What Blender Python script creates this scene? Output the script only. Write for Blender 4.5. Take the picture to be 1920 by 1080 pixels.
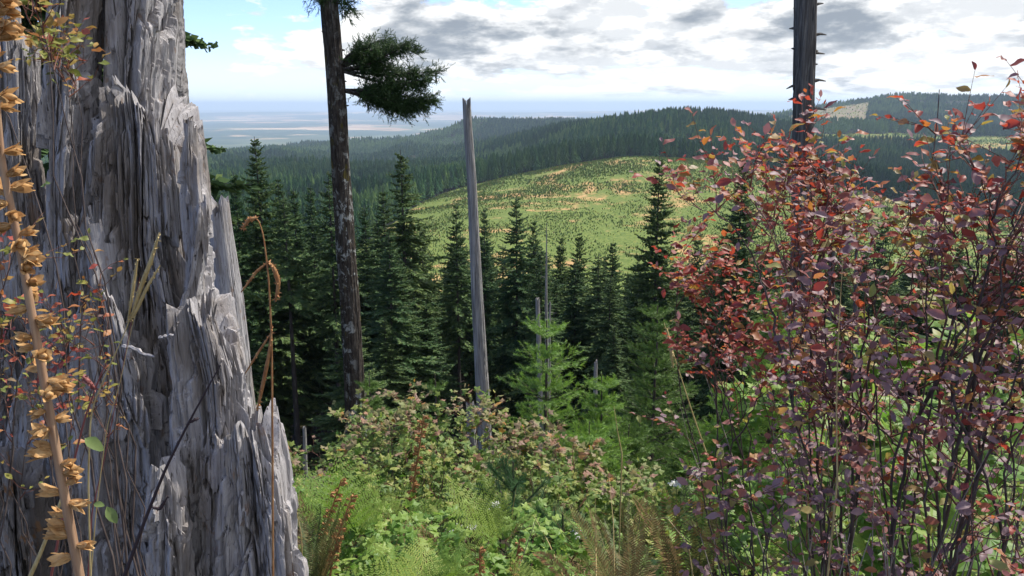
import bpy, math, random
import numpy as np
from mathutils import Vector
rad = math.radians
C = bpy.context.scene.collection
S = bpy.context.scene
for o in list(bpy.data.objects): bpy.data.objects.remove(o)

# ------------------------------------------------------------------ camera, sky, sun, exposure
EYE = 1.65
PITCH = rad(13.1)
FPX = 1478.0
cam_d = bpy.data.cameras.new('camera'); cam = bpy.data.objects.new('camera', cam_d); C.objects.link(cam)
cam.location = (0, 0, EYE); cam.rotation_euler = (rad(90) - PITCH, 0, 0)
cam_d.sensor_width = 36; cam_d.lens = 36 * FPX / 1920; cam_d.clip_start = 0.05; cam_d.clip_end = 200000
S.camera = cam
S.view_settings.view_transform = 'Standard'; S.view_settings.look = 'None'
S.view_settings.exposure = 0.55; S.view_settings.gamma = 1; S.view_settings.use_curve_mapping = False
S.cycles.use_denoising = True
S.cycles.max_bounces = 6; S.cycles.diffuse_bounces = 2; S.cycles.glossy_bounces = 2
S.cycles.transmission_bounces = 3; S.cycles.volume_bounces = 0; S.cycles.transparent_max_bounces = 6
S.cycles.caustics_reflective = False; S.cycles.caustics_refractive = False
S.cycles.sample_clamp_indirect = 4

SUN_EL, SUN_AZ = rad(56), rad(58)      # azimuth clockwise from the viewing direction (+Y)
sd = Vector((math.sin(SUN_AZ) * math.cos(SUN_EL), math.cos(SUN_AZ) * math.cos(SUN_EL), math.sin(SUN_EL)))
sun_d = bpy.data.lights.new('sun', 'SUN'); sun_d.energy = 4.8; sun_d.angle = rad(0.6); sun_d.color = (1.0, 0.95, 0.86)
sun = bpy.data.objects.new('sun', sun_d); C.objects.link(sun)
sun.rotation_euler = (-sd).to_track_quat('-Z', 'Y').to_euler()

class NT:
    """tiny node-tree writer"""
    def __init__(s, nt): s.nt = nt; s.L = nt.links
    def n(s, t, **kw):
        d = s.nt.nodes.new(t)
        for k, v in kw.items():
            if k.startswith('i_'):
                key = k[2:].replace('_', ' ')
                s.put(d.inputs[int(key)] if key.isdigit() else d.inputs[key], v)
            else: setattr(d, k, v)
        return d
    def put(s, inp, v):
        if isinstance(v, bpy.types.NodeSocket): s.L.new(v, inp)
        else: inp.default_value = v
    def math(s, op, a, b=None, c=None, clamp=False):
        d = s.nt.nodes.new('ShaderNodeMath'); d.operation = op; d.use_clamp = clamp
        s.put(d.inputs[0], a)
        if b is not None: s.put(d.inputs[1], b)
        if c is not None: s.put(d.inputs[2], c)
        return d.outputs[0]
    def vmath(s, op, a, b=None):
        d = s.nt.nodes.new('ShaderNodeVectorMath'); d.operation = op
        s.put(d.inputs[0], a)
        if b is not None: s.put(d.inputs[1], b)
        return d.outputs[0]
    def noise(s, vec, scale, detail=4, rough=.55, dist=0, lac=2.0):
        d = s.nt.nodes.new('ShaderNodeTexNoise')
        if vec is not None: s.put(d.inputs['Vector'], vec)
        d.inputs['Scale'].default_value = scale; d.inputs['Detail'].default_value = detail
        d.inputs['Roughness'].default_value = rough; d.inputs['Distortion'].default_value = dist
        d.inputs['Lacunarity'].default_value = lac
        return d.outputs['Fac']
    def ramp(s, fac, stops, interp='LINEAR'):
        d = s.nt.nodes.new('ShaderNodeValToRGB'); s.put(d.inputs[0], fac)
        cr = d.color_ramp; cr.interpolation = interp
        while len(cr.elements) < len(stops): cr.elements.new(0.5)
        for e, (p, c) in zip(cr.elements, stops):
            e.position = p; e.color = (c, c, c, 1) if not hasattr(c, '__len__') else (*c, 1)
        return d.outputs[0]
    def mix(s, f, a, b):
        d = s.nt.nodes.new('ShaderNodeMix'); d.data_type = 'RGBA'
        s.put(d.inputs[0], f)
        for i, v in ((6, a), (7, b)):
            s.put(d.inputs[i], v if isinstance(v, bpy.types.NodeSocket) else (*v, 1))
        return d.outputs[2]
    def smooth(s, x, a, b):
        d = s.nt.nodes.new('ShaderNodeMapRange'); d.interpolation_type = 'SMOOTHSTEP'
        s.put(d.inputs[0], x); d.inputs[1].default_value = a; d.inputs[2].default_value = b
        return d.outputs[0]
    def scale(s, vec, v):
        d = s.nt.nodes.new('ShaderNodeMapping'); s.put(d.inputs[0], vec); d.inputs['Scale'].default_value = v
        return d.outputs[0]

W = bpy.data.worlds.new('World'); S.world = W; W.use_nodes = True
W.node_tree.nodes.clear(); w = NT(W.node_tree)
geo = w.n('ShaderNodeTexCoord').outputs['Generated']
sky = w.n('ShaderNodeTexSky', sky_type='NISHITA', sun_disc=False, sun_elevation=SUN_EL, sun_rotation=SUN_AZ,
          altitude=300, air_density=1.0, dust_density=0.1, ozone_density=3.0).outputs[0]
skyc = w.vmath('SCALE', sky); W.node_tree.nodes[-1].inputs['Scale'].default_value = 0.15
skyc = w.vmath('MULTIPLY', skyc, (.80, .86, 1.12))
sep = w.n('ShaderNodeSeparateXYZ'); w.L.new(geo, sep.inputs[0])
dx, dy, dz = sep.outputs
zz = w.math('MAXIMUM', dz, 0.0)
# the clouds are flattened cumulus: noise on the direction with height stretched, finer towards the horizon
hz = w.math('POWER', w.math('ADD', zz, 0.012), 0.62)
def cloudvec(off):
    c = w.n('ShaderNodeCombineXYZ'); w.put(c.inputs[0], dx); w.put(c.inputs[1], dy)
    w.put(c.inputs[2], w.math('ADD', w.math('MULTIPLY', hz, 1.9), off)); return c.outputs[0]
def density(off):
    v = cloudvec(off)
    return w.math('ADD', w.math('MULTIPLY', w.noise(v, 5.2, 8, .56, .15), 0.66), w.math('MULTIPLY', w.noise(v, 15.0, 7, .6, .2), 0.34))
d0 = density(0.0); d1 = density(0.035)
az = w.math('DIVIDE', dx, w.math('MAXIMUM', dy, 0.05))
left = w.smooth(az, -0.30, -0.12)                       # clearer to the left of the view
thr = w.math('SUBTRACT', 0.555, w.math('MULTIPLY', left, 0.108))
band = w.math('MULTIPLY', w.smooth(dz, 0.02, 0.06), w.math('SUBTRACT', 1.0, w.smooth(dz, 0.095, 0.125)))
thr = w.math('SUBTRACT', thr, w.math('MULTIPLY', band, w.math('MULTIPLY', w.smooth(az, -0.37, -0.30), 0.085)))
cov = w.math('MULTIPLY', w.math('SUBTRACT', d0, thr), 22.0, clamp=True)
thick = w.math('MULTIPLY', w.math('SUBTRACT', d1, thr), 5.0, clamp=True)
patch = w.noise(cloudvec(0.3), 6.0, 5, .55)
shade = w.math('MULTIPLY', w.smooth(thick, 0.2, 0.9), w.smooth(patch, 0.42, 0.58))
ccol = w.mix(shade, w.mix(w.smooth(w.math('SUBTRACT', d0, d1), -.05, .03), (.62, .64, .66), (.88, .88, .87)), (0.25, 0.285, 0.33))
haze = w.math('SUBTRACT', 1.0, w.smooth(dz, 0.0, 0.06))
skyh = w.mix(w.math('MULTIPLY', haze, 0.8), skyc, (0.66, 0.76, 0.85))
cov2 = w.math('MULTIPLY', cov, w.smooth(dz, 0.003, 0.018))
fin = w.mix(cov2, skyh, ccol)
bg = w.n('ShaderNodeBackground'); w.L.new(fin, bg.inputs[0]); bg.inputs[1].default_value = 0.98
out = w.n('ShaderNodeOutputWorld'); w.L.new(bg.outputs[0], out.inputs[0])
# the plain sky alone goes in at strength 0.1 (the scale above)

# ------------------------------------------------------------------ numbers
rng = np.random.default_rng(11)
def _h(ix, iy, iz, seed):
    h = (ix.astype(np.uint32) * np.uint32(374761393) + iy.astype(np.uint32) * np.uint32(668265263)
         + iz.astype(np.uint32) * np.uint32(2246822519) + np.asarray([(seed * 3266489917) & 0xffffffff], np.uint32))
    h = (h ^ (h >> np.uint32(13))) * np.uint32(1274126177)
    h ^= h >> np.uint32(16)
    return h.astype(np.float64) / 4294967295.0
def vn(x, y, z=0.0, seed=0):
    """value noise, 0..1"""
    x, y, z = np.broadcast_arrays(np.asarray(x, float), np.asarray(y, float), np.asarray(z, float))
    fx, fy, fz = np.floor(x), np.floor(y), np.floor(z)
    ix, iy, iz = fx.astype(np.int64), fy.astype(np.int64), fz.astype(np.int64)
    u, v, t = x - fx, y - fy, z - fz
    u = u * u * (3 - 2 * u); v = v * v * (3 - 2 * v); t = t * t * (3 - 2 * t)
    r = 0
    for a in (0, 1):
        wa = u if a else 1 - u
        for b in (0, 1):
            wb = v if b else 1 - v
            for c in (0, 1):
                wc = t if c else 1 - t
                r = r + wa * wb * wc * _h(ix + a, iy + b, iz + c, seed)
    return r
def fbm(x, y, z=0.0, oct=4, seed=0, gain=.5):
    s = 0; a = 1; n = 0
    for k in range(oct):
        s = s + a * vn(x * 2 ** k, y * 2 ** k, np.asarray(z) * 2 ** k, seed + 17 * k); n += a; a *= gain
    return s / n

SP, CP = math.sin(PITCH), math.cos(PITCH)
def pix(px, py, D):
    """the point of the place seen at (px, py) of the photograph at forward distance D"""
    a = (px - 960) / FPX; b = (540 - py) / FPX
    k = D / (CP + b * SP)
    return np.array((a * k, D, EYE + (-SP + b * CP) * k))
def zpy(py, D):
    b = (540 - np.asarray(py, float)) / FPX
    return EYE + D * (-SP + b * CP) / (CP + b * SP)

# ------------------------------------------------------------------ terrain heights
cols = np.array([380, 560, 720, 880, 1040, 1200, 1360, 1520, 1680, 1840], float)
Ds = np.array([500, 700, 900, 1150, 1500, 2000, 2800, 3600, 4500], float)
T = [[452, 415, 385, 358, 350, 336, 312, 316, 326],
     [455, 415, 382, 362, 346, 332, 306, 273, 292],
     [460, 408, 374, 368, 346, 330, 312, 282, 290],
     [460, 388, 350, 352, 322, 300, 290, 231, 246],
     [465, 376, 317, 314, 287, 251, 256, 229, 241],
     [465, 368, 292, 299, 257, 231, 250, 238, 244],
     [465, 372, 300, 304, 252, 224, 240, 236, 240],
     [475, 392, 332, 332, 300, 262, 226, 206, 216],
     [485, 414, 366, 350, 314, 262, 236, 183, 200],
     [492, 430, 392, 362, 322, 274, 238, 185, 201]]
nearD = np.array([0.1, 2, 4, 8, 20, 40, 75, 120, 200, 330], float)
nearZ = np.array([0, -.3, -1.0, -2.9, -9.6, -18.5, -32, -48, -72, -98], float)
farD = np.array([7500, 9000, 20000, 24000, 30000, 38000, 60000], float)
LG = np.linspace(math.log(0.1), math.log(60000), 700)
rows = []
for k, c in enumerate(cols):
    Dk = np.concatenate([nearD, Ds, farD])
    fz = [-400, -405, -405, -390, zpy(209, 30000), -420, -430]
    Zk = np.concatenate([nearZ, zpy(np.array(T[k]), Ds), fz])
    z = np.interp(LG, np.log(Dk), Zk)
    rows.append(z)
G = np.array(rows)
cg = np.linspace(200, 2000, 91)
G = np.array([[0]]) if False else np.stack([np.interp(cg, cols, G[:, j]) for j in range(G.shape[1])], 1)
def blur(A, ax, r):
    k = np.exp(-np.linspace(-2, 2, 2 * r + 1) ** 2); k /= k.sum()
    P = np.pad(A, [(r, r) if i == ax else (0, 0) for i in range(2)], mode='edge')
    return np.apply_along_axis(lambda v: np.convolve(v, k, 'valid'), ax, P)
G = blur(blur(G, 1, 4), 0, 4)
def polar(x, y):
    a = np.arctan2(x, y); a2 = np.clip(a, -rad(50), rad(50)); r = np.hypot(x, y)
    D = r * np.cos(a2); col = 960 + 1505 * np.tan(a2)
    return a, D, col
def ground(x, y):
    x = np.asarray(x, float); y = np.asarray(y, float)
    a, D, col = polar(x, y)
    ci = np.clip((col - cg[0]) / (cg[1] - cg[0]), 0, len(cg) - 1.001)
    li = np.clip((np.log(np.maximum(D, .1)) - LG[0]) / (LG[1] - LG[0]), 0, len(LG) - 1.001)
    c0 = ci.astype(int); l0 = li.astype(int); u = ci - c0; v = li - l0
    z = (G[c0, l0] * (1 - u) * (1 - v) + G[c0 + 1, l0] * u * (1 - v) + G[c0, l0 + 1] * (1 - u) * v + G[c0 + 1, l0 + 1] * u * v)
    back = np.clip((np.abs(a) - rad(60)) / rad(50), 0, 1); back = back * back * (3 - 2 * back)
    z = z * (1 - back) - back * 0.012 * np.minimum(D, 3000)
    amp = np.clip((D - 60) / 900, 0, 1) * np.where(D < 7000, 1, .35)
    z = z + amp * ((fbm(x / 240, y / 240, 3.3, 4, 5) - .5) * 26 + (fbm(x / 1500, y / 1500, 7.1, 3, 9) - .5) * 30)
    rel = np.clip((D - 1150) / 900, 0, 1) * np.clip((6500 - D) / 1500, 0, 1) * np.clip((1050 - col) / 300, 0.12, 1)
    z = z + rel * (np.abs(fbm(x / 620 + y / 1400, y / 520, 4.4, 3, 57) - .5) * -230 + 34)
    z = z + np.clip((D - 7000) / 9000, 0, 1) * (fbm(x / 6000, y / 6000, 1.7, 4, 31) - .45) * np.where(D > 22000, 260, 60)
    z = z + np.clip(D / 4, 0, 1) * np.clip(1 - D / 400, 0, 1) * (fbm(x / 3.5, y / 3.5, 0.4, 3, 2) - .5) * .5
    return z
def lerpc(c, ks, vs): return np.interp(c, ks, vs)
def clearcut(x, y):
    """1 where the hills are logged: the big lit knoll, the strip beyond, the brown slope on the right"""
    a, D, col = polar(x, y)
    wob = (fbm(x / 90, y / 90, 5.5, 3, 71) - .5) * 130
    edge = lerpc(col, [560, 700, 800, 880, 1040, 1200, 1360, 1440, 1560, 1700, 1900, 2100],
                 [300, 560, 800, 930, 985, 1030, 1040, 980, 930, 860, 800, 760])
    m = (D + wob * .35 < edge) & (D > 250)
    m |= (col > 1490) & (col < 1960) & (D > 1760 + wob * .5) & (D < 2250 + wob)
    m |= (col > 1470 + wob * .2) & (col < 1625 + wob * .3) & (D > 2600) & (D < 3750)
    return m

# ------------------------------------------------------------------ mesh helpers
def mesh_np(name, V, F, mats=(), mi=None, smooth=False):
    V = np.asarray(V, np.float32); F = np.asarray(F, np.int32)
    me = bpy.data.meshes.new(name); k = F.shape[1]
    me.vertices.add(len(V)); me.vertices.foreach_set('co', V.ravel())
    me.loops.add(F.size); me.loops.foreach_set('vertex_index', F.ravel())
    me.polygons.add(len(F)); me.polygons.foreach_set('loop_start', np.arange(len(F), dtype=np.int32) * k)
    for m in mats: me.materials.append(m)
    if mi is not None: me.polygons.foreach_set('material_index', np.asarray(mi, np.int32))
    me.polygons.foreach_set('use_smooth', np.full(len(F), bool(smooth)))
    me.update(calc_edges=True)
    return me
def link(name, data, parent=None, loc=(0, 0, 0), rot=(0, 0, 0), scl=1.0, kind=None):
    o = bpy.data.objects.new(name, data); C.objects.link(o)
    o.location = loc; o.rotation_euler = rot; o.scale = (scl,) * 3 if not hasattr(scl, '__len__') else scl
    if parent is not None: o.parent = parent
    if kind: o['kind'] = kind
    return o
def tag(o, label, cat, group=None):
    o['label'] = label; o['category'] = cat
    if group: o['group'] = group
    return o
class MB:
    """collects triangles"""
    def __init__(s): s.V = []; s.F = []; s.M = []; s.n = 0
    def add(s, V, F, m=0):
        V = np.asarray(V, float); F = np.asarray(F, int)
        if F.shape[1] == 4: F = np.concatenate([F[:, [0, 1, 2]], F[:, [0, 2, 3]]])
        s.V.append(V); s.F.append(F + s.n); s.M.append(np.full(len(F), m)); s.n += len(V)
    def tube(s, P, r, sides=6, m=0, cap=True):
        P = np.asarray(P, float); n = len(P); r = np.broadcast_to(np.asarray(r, float), (n,))
        t = np.gradient(P, axis=0); t /= np.linalg.norm(t, axis=1)[:, None] + 1e-9
        ref = np.array((0.0, 0, 1)) if abs(t[:, 2]).mean() < .8 else np.array((1.0, 0, 0))
        a = np.cross(t, ref); a /= np.linalg.norm(a, axis=1)[:, None] + 1e-9; b = np.cross(t, a)
        th = np.arange(sides) * 2 * math.pi / sides
        V = P[:, None, :] + r[:, None, None] * (np.cos(th)[None, :, None] * a[:, None, :] + np.sin(th)[None, :, None] * b[:, None, :])
        i = np.arange(n - 1)[:, None] * sides; j = np.arange(sides)[None, :]; j2 = (j + 1) % sides
        F = np.stack([i + j, i + j2, i + sides + j2, i + sides + j], -1).reshape(-1, 4)
        s.add(V.reshape(-1, 3), F, m)
        if cap: s.add(V[-1], np.array([[0, k, k + 1] for k in range(1, sides - 1)]), m)
    def mesh(s, name, mats=(), smooth=False):
        return mesh_np(name, np.concatenate(s.V), np.concatenate(s.F), mats, np.concatenate(s.M), smooth)

# ------------------------------------------------------------------ materials
def mat(name, col, rough=.8, trans=0.0, spec=.3, bump=None, tcol=None):
    """col(nt) -> colour socket or a tuple; trans = share of light let through (leaves)"""
    m = bpy.data.materials.new(name); m.use_nodes = True; m.node_tree.nodes.clear(); t = NT(m.node_tree)
    c = col(t) if callable(col) else None
    p = t.n('ShaderNodeBsdfPrincipled')
    if c is not None: t.L.new(c, p.inputs['Base Color'])
    else: p.inputs['Base Color'].default_value = (*col, 1)
    p.inputs['Roughness'].default_value = rough; p.inputs['Specular IOR Level'].default_value = spec
    if bump:
        h, st, dist = bump(t); b = t.n('ShaderNodeBump'); b.inputs['Strength'].default_value = st; b.inputs['Distance'].default_value = dist
        t.L.new(h, b.inputs['Height']); t.L.new(b.outputs[0], p.inputs['Normal'])
    o = t.n('ShaderNodeOutputMaterial'); s = p.outputs[0]
    if trans:
        tr = t.n('ShaderNodeBsdfTranslucent')
        cc = tcol(t, c) if tcol else c
        if cc is not None: t.L.new(cc, tr.inputs[0])
        else: tr.inputs[0].default_value = (*col, 1)
        mx = t.n('ShaderNodeMixShader'); mx.inputs[0].default_value = trans
        t.L.new(s, mx.inputs[1]); t.L.new(tr.outputs[0], mx.inputs[2]); s = mx.outputs[0]
    t.L.new(s, o.inputs[0]); return m
def obrand(t): return t.n('ShaderNodeObjectInfo').outputs['Random']
def isrand(t): return t.n('ShaderNodeNewGeometry').outputs['Random Per Island']
def pos(t): return t.n('ShaderNodeNewGeometry').outputs['Position']
def obc(t): return t.n('ShaderNodeTexCoord').outputs['Object']

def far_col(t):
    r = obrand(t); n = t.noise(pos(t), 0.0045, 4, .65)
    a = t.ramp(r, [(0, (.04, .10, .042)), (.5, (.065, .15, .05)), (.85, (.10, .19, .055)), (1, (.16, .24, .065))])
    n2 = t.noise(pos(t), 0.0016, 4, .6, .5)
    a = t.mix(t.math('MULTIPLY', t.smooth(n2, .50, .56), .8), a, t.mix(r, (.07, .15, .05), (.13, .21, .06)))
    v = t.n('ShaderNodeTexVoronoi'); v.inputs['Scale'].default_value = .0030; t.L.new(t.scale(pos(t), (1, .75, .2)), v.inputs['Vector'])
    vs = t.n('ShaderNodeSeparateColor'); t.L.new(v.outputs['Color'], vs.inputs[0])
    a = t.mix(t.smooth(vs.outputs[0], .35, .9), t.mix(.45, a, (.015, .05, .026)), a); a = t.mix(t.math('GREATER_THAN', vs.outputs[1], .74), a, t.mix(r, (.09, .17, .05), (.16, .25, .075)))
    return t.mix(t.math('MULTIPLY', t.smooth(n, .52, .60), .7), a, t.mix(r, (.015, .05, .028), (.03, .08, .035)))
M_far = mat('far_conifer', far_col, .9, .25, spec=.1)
M_sap = mat('clearcut_sapling', lambda t: t.ramp(obrand(t), [(0, (.09, .17, .04)), (.45, (.16, .25, .055)), (.75, (.24, .30, .07)), (.92, (.30, .28, .08)), (1, (.36, .24, .10))]), .9, .5, spec=.1)
M_needle = mat('conifer_needles', lambda t: t.mix(obrand(t), t.ramp(isrand(t), [(0, (.034, .078, .034)), (.6, (.062, .125, .046)), (1, (.12, .18, .056))]),
                                                    t.ramp(isrand(t), [(0, (.05, .088, .03)), (.6, (.092, .145, .044)), (1, (.15, .20, .06))])), .75, .22, .25)
M_ftrunk = mat('forest_bark', lambda t: t.ramp(t.noise(t.scale(obc(t), (6, 6, 1.2)), 1.0, 5, .7), [(.3, (.035, .03, .027)), (.55, (.085, .075, .068)), (.75, (.18, .17, .155))]), .95, spec=.1)

def terr_col(t):
    p = pos(t); at = t.n('ShaderNodeAttribute', attribute_name='cut'); cut = at.outputs['Fac']
    va = t.n('ShaderNodeAttribute', attribute_name='valley').outputs['Fac']
    nr = t.n('ShaderNodeAttribute', attribute_name='near').outputs['Fac']
    n1 = t.noise(p, .009, 6, .7, .8); n2 = t.noise(p, .05, 6, .75); n3 = t.noise(p, .35, 4, .7)
    bare = t.n('ShaderNodeAttribute', attribute_name='bare').outputs['Fac']
    g = t.ramp(t.noise(p, .45, 6, .8), [(.34, (.05, .085, .022)), (.48, (.105, .145, .035)), (.6, (.17, .20, .055)), (.7, (.24, .22, .08))])
    tan = t.ramp(n3, [(.35, (.34, .19, .08)), (.6, (.46, .30, .14)), (.75, (.30, .27, .14))])
    k = t.smooth(t.math('ADD', t.math('MULTIPLY', n1, .55), t.math('MULTIPLY', n2, .45)), .515, .60)
    cc = t.mix(k, g, tan); cc = t.mix(t.math('MULTIPLY', bare, t.smooth(n2, .40, .52)), cc, (.20, .155, .11))
    forest = t.ramp(n2, [(.3, (.012, .018, .008)), (.7, (.035, .04, .018))])
    c = t.mix(t.smooth(cut, .35, .65), forest, cc)
    # valley farmland far away: patches of dry field between dark woods
    v = t.n('ShaderNodeTexVoronoi'); v.inputs['Scale'].default_value = .0009; v.inputs['Randomness'].default_value = .9
    t.L.new(t.vmath('ADD', p, t.vmath('SCALE', t.n('ShaderNodeTexNoise').outputs['Color'])), v.inputs['Vector'])
    vs = t.n('ShaderNodeSeparateColor'); t.L.new(v.outputs['Color'], vs.inputs[0])
    fields = t.ramp(vs.outputs[0], [(.0, (.34, .22, .12)), (.25, (.46, .33, .2)), (.5, (.10, .12, .06)), (.8, (.30, .2, .11)), (.9, (.07, .09, .045))], 'CONSTANT')
    woods = t.smooth(t.noise(p, .00022, 6, .66), .46, .50)
    vc = t.mix(woods, fields, (.03, .055, .03))
    c = t.mix(va, c, vc)
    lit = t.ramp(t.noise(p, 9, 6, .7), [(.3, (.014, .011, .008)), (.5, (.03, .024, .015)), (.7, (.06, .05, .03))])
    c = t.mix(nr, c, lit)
    return c
M_ground = mat('ground', terr_col, .95, spec=.05)

# ------------------------------------------------------------------ ground
na = 620
aa = np.concatenate([np.linspace(-rad(180), -rad(50), 60, endpoint=False), np.linspace(-rad(50), rad(50), 500, endpoint=False), np.linspace(rad(50), rad(180), 60)])
rr = np.concatenate([[0.0], np.exp(np.linspace(math.log(.4), math.log(250), 130, endpoint=False)), np.exp(np.linspace(math.log(250), math.log(8000), 430, endpoint=False)), np.exp(np.linspace(math.log(8000), math.log(60000), 90))])
X = np.outer(rr, np.sin(aa)); Y = np.outer(rr, np.cos(aa)); Z = ground(X, Y)
V = np.stack([X, Y, Z], -1).reshape(-1, 3)
nr_, nc_ = X.shape; i = np.arange(nr_ - 1)[:, None] * nc_; j = np.arange(nc_ - 1)[None, :]
F = np.stack([i + j, i + nc_ + j, i + nc_ + j + 1, i + j + 1], -1).reshape(-1, 4)
me = mesh_np('ground', V, F, [M_ground], smooth=True)
def fattr(me, name, v):
    a = me.attributes.new(name, 'FLOAT', 'POINT'); a.data.foreach_set('value', np.asarray(v, np.float32).ravel())
_, DD, _ = polar(X, Y)
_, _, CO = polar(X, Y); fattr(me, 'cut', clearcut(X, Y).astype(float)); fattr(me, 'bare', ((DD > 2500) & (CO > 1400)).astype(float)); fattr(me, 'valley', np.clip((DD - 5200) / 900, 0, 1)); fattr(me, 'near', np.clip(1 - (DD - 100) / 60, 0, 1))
g = link('ground', me, kind='structure')

# ------------------------------------------------------------------ haze
def box(name, lo, hi):
    x0, y0, z0 = lo; x1, y1, z1 = hi
    V = [(x, y, z) for z in (z0, z1) for y in (y0, y1) for x in (x0, x1)]
    return mesh_np(name, V, [[0, 2, 3, 1], [4, 5, 7, 6], [0, 1, 5, 4], [2, 6, 7, 3], [0, 4, 6, 2], [1, 3, 7, 5]])
hm = bpy.data.materials.new('haze'); hm.use_nodes = True; hm.node_tree.nodes.clear(); t = NT(hm.node_tree)
pv = t.n('ShaderNodeVolumePrincipled'); pv.inputs['Color'].default_value = (.66, .82, 1.0, 1); pv.inputs['Density'].default_value = 0.000058
pv.inputs['Anisotropy'].default_value = 0.1
t.L.new(pv.outputs[0], t.n('ShaderNodeOutputMaterial').inputs['Volume'])
hb = box('haze', (-61000, -61000, float(Z.min()) - 1.5), (61000, 61000, 130)); hb.materials.append(hm)
link('haze', hb, kind='stuff')

# ------------------------------------------------------------------ trees of the far hills
def rough_cone(seed, tiers=7, sides=8, wid=.17, base=.12, mat_=None, name='far_tree'):
    r = np.random.default_rng(seed); mb = MB()
    for k in range(tiers):
        t0 = base + (1 - base) * k / tiers; t1 = min(1.0, t0 + (1 - base) / tiers * 1.9)
        rad_ = wid * (1 - t0) ** .8 * (1 - .12 * (k == 0)) + .006
        n = sides * 2; th = np.arange(n) * 2 * math.pi / n + r.uniform(0, 6)
        rr_ = rad_ * np.where(np.arange(n) % 2, .45, 1.0) * r.uniform(.7, 1.2, n)
        zz_ = t0 - .03 * np.where(np.arange(n) % 2, -.8, 1) + r.uniform(-.015, .015, n)
        ring = np.stack([rr_ * np.cos(th), rr_ * np.sin(th), zz_], 1)
        V = np.vstack([ring, [[r.uniform(-.004, .004), r.uniform(-.004, .004), t1]]])
        mb.add(V, [[q, (q + 1) % n, n] for q in range(n)])
    mb.tube([(0, 0, -.05), (0, 0, .35), (0, 0, .6)], [.012, .009, .005], 4, 1, False)
    return mb.mesh(name, [mat_, M_ftrunk])
def hidden_collection(name, objs):
    c = bpy.data.collections.new(name)
    for o in objs: c.objects.link(o)
    return c
far_variants = []
for k in range(6):
    me = rough_cone(k, 7 + k % 3, 7, [.15, .18, .13, .2, .16, .14][k], [.12, .2, .3, .1, .35, .15][k], M_far)
    far_variants.append(bpy.data.objects.new('far_tree', me))
sap_variants = [bpy.data.objects.new('young_tree', rough_cone(20 + k, 3, 5, .34, .02, M_sap)) for k in range(3)]
def scatter(name, P, scl, wid, variants, mats):
    """one object of kind stuff: the points carry their own size, a geometry-node tree puts a tree on each"""
    me = bpy.data.meshes.new(name); me.vertices.add(len(P)); me.vertices.foreach_set('co', P.astype(np.float32).ravel())
    fattr(me, 'tall', scl); fattr(me, 'wide', wid); fattr(me, 'turn', rng.uniform(0, 6.28, len(P)))
    o = link(name, me, kind='stuff')
    ng = bpy.data.node_groups.new(name, 'GeometryNodeTree')
    ng.interface.new_socket('Geometry', in_out='INPUT', socket_type='NodeSocketGeometry')
    ng.interface.new_socket('Geometry', in_out='OUTPUT', socket_type='NodeSocketGeometry')
    N = ng.nodes; L = ng.links
    gi = N.new('NodeGroupInput'); go = N.new('NodeGroupOutput')
    m2p = N.new('GeometryNodeMeshToPoints'); ip = N.new('GeometryNodeInstanceOnPoints')
    ci = N.new('GeometryNodeCollectionInfo'); ci.inputs[0].default_value = hidden_collection(name + '_kinds', variants)
    ci.inputs['Separate Children'].default_value = True; ci.inputs['Reset Children'].default_value = True
    at = {}
    for nm in ('tall', 'wide', 'turn'):
        a = N.new('GeometryNodeInputNamedAttribute'); a.data_type = 'FLOAT'; a.inputs[0].default_value = nm; at[nm] = a.outputs[0]
    cs = N.new('ShaderNodeCombineXYZ'); L.new(at['wide'], cs.inputs[0]); L.new(at['wide'], cs.inputs[1]); L.new(at['tall'], cs.inputs[2])
    cr = N.new('ShaderNodeCombineXYZ'); L.new(at['turn'], cr.inputs[2])
    rv = N.new('FunctionNodeRandomValue'); rv.data_type = 'INT'; rv.inputs['Max'].default_value = len(variants) - 1
    for s_ in rv.inputs:
        if s_.name == 'Min' and s_.type == 'INT': s_.default_value = 0
        if s_.name == 'Max' and s_.type == 'INT': s_.default_value = len(variants) - 1
    L.new(gi.outputs[0], m2p.inputs[0]); L.new(m2p.outputs[0], ip.inputs['Points']); L.new(ci.outputs[0], ip.inputs['Instance'])
    ip.inputs['Pick Instance'].default_value = True
    L.new([s_ for s_ in rv.outputs if s_.type == 'INT'][0], ip.inputs['Instance Index'])
    L.new(cs.outputs[0], ip.inputs['Scale']); L.new(cr.outputs[0], ip.inputs['Rotation']); L.new(ip.outputs[0], go.inputs[0])
    o.modifiers.new('scatter', 'NODES').node_group = ng
    return o
def fan(n, D0, D1, c0=-150, c1=2120, pw=1.0):
    u = rng.random(n); D = np.sqrt(D0 ** 2 + u * (D1 ** 2 - D0 ** 2)); col = rng.uniform(c0, c1, n)
    return (col - 960) / 1505 * D, D, col
Ps, Sc, Wd = [], [], []
for D0, D1, n, hh, ww in ((330, 800, 9000, 21, 34), (800, 1300, 20000, 28, 38), (1300, 2200, 38000, 30, 44), (2200, 3400, 42000, 31, 52), (3400, 5600, 60000, 30, 60)):
    x, y, col = fan(n, D0, D1)
    cut = clearcut(x, y)
    young = fbm(x / 260, y / 260, 2.2, 3, 44)
    k = ~cut & (rng.random(n) < np.clip((young - .25) * 5, .35, 1))
    x, y, young = x[k], y[k], young[k]
    h = hh * (.50 + .68 * rng.random(len(x))) * np.clip(.55 + (young - .3) * 2.2, .5, 1.1)
    Ps.append(np.stack([x, y, ground(x, y)], 1)); Sc.append(h); Wd.append(ww * (.5 + .5 * h / hh) * rng.uniform(.8, 1.15, len(x)))
P = np.concatenate(Ps); Sc = np.concatenate(Sc); Wd = np.concatenate(Wd)
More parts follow.
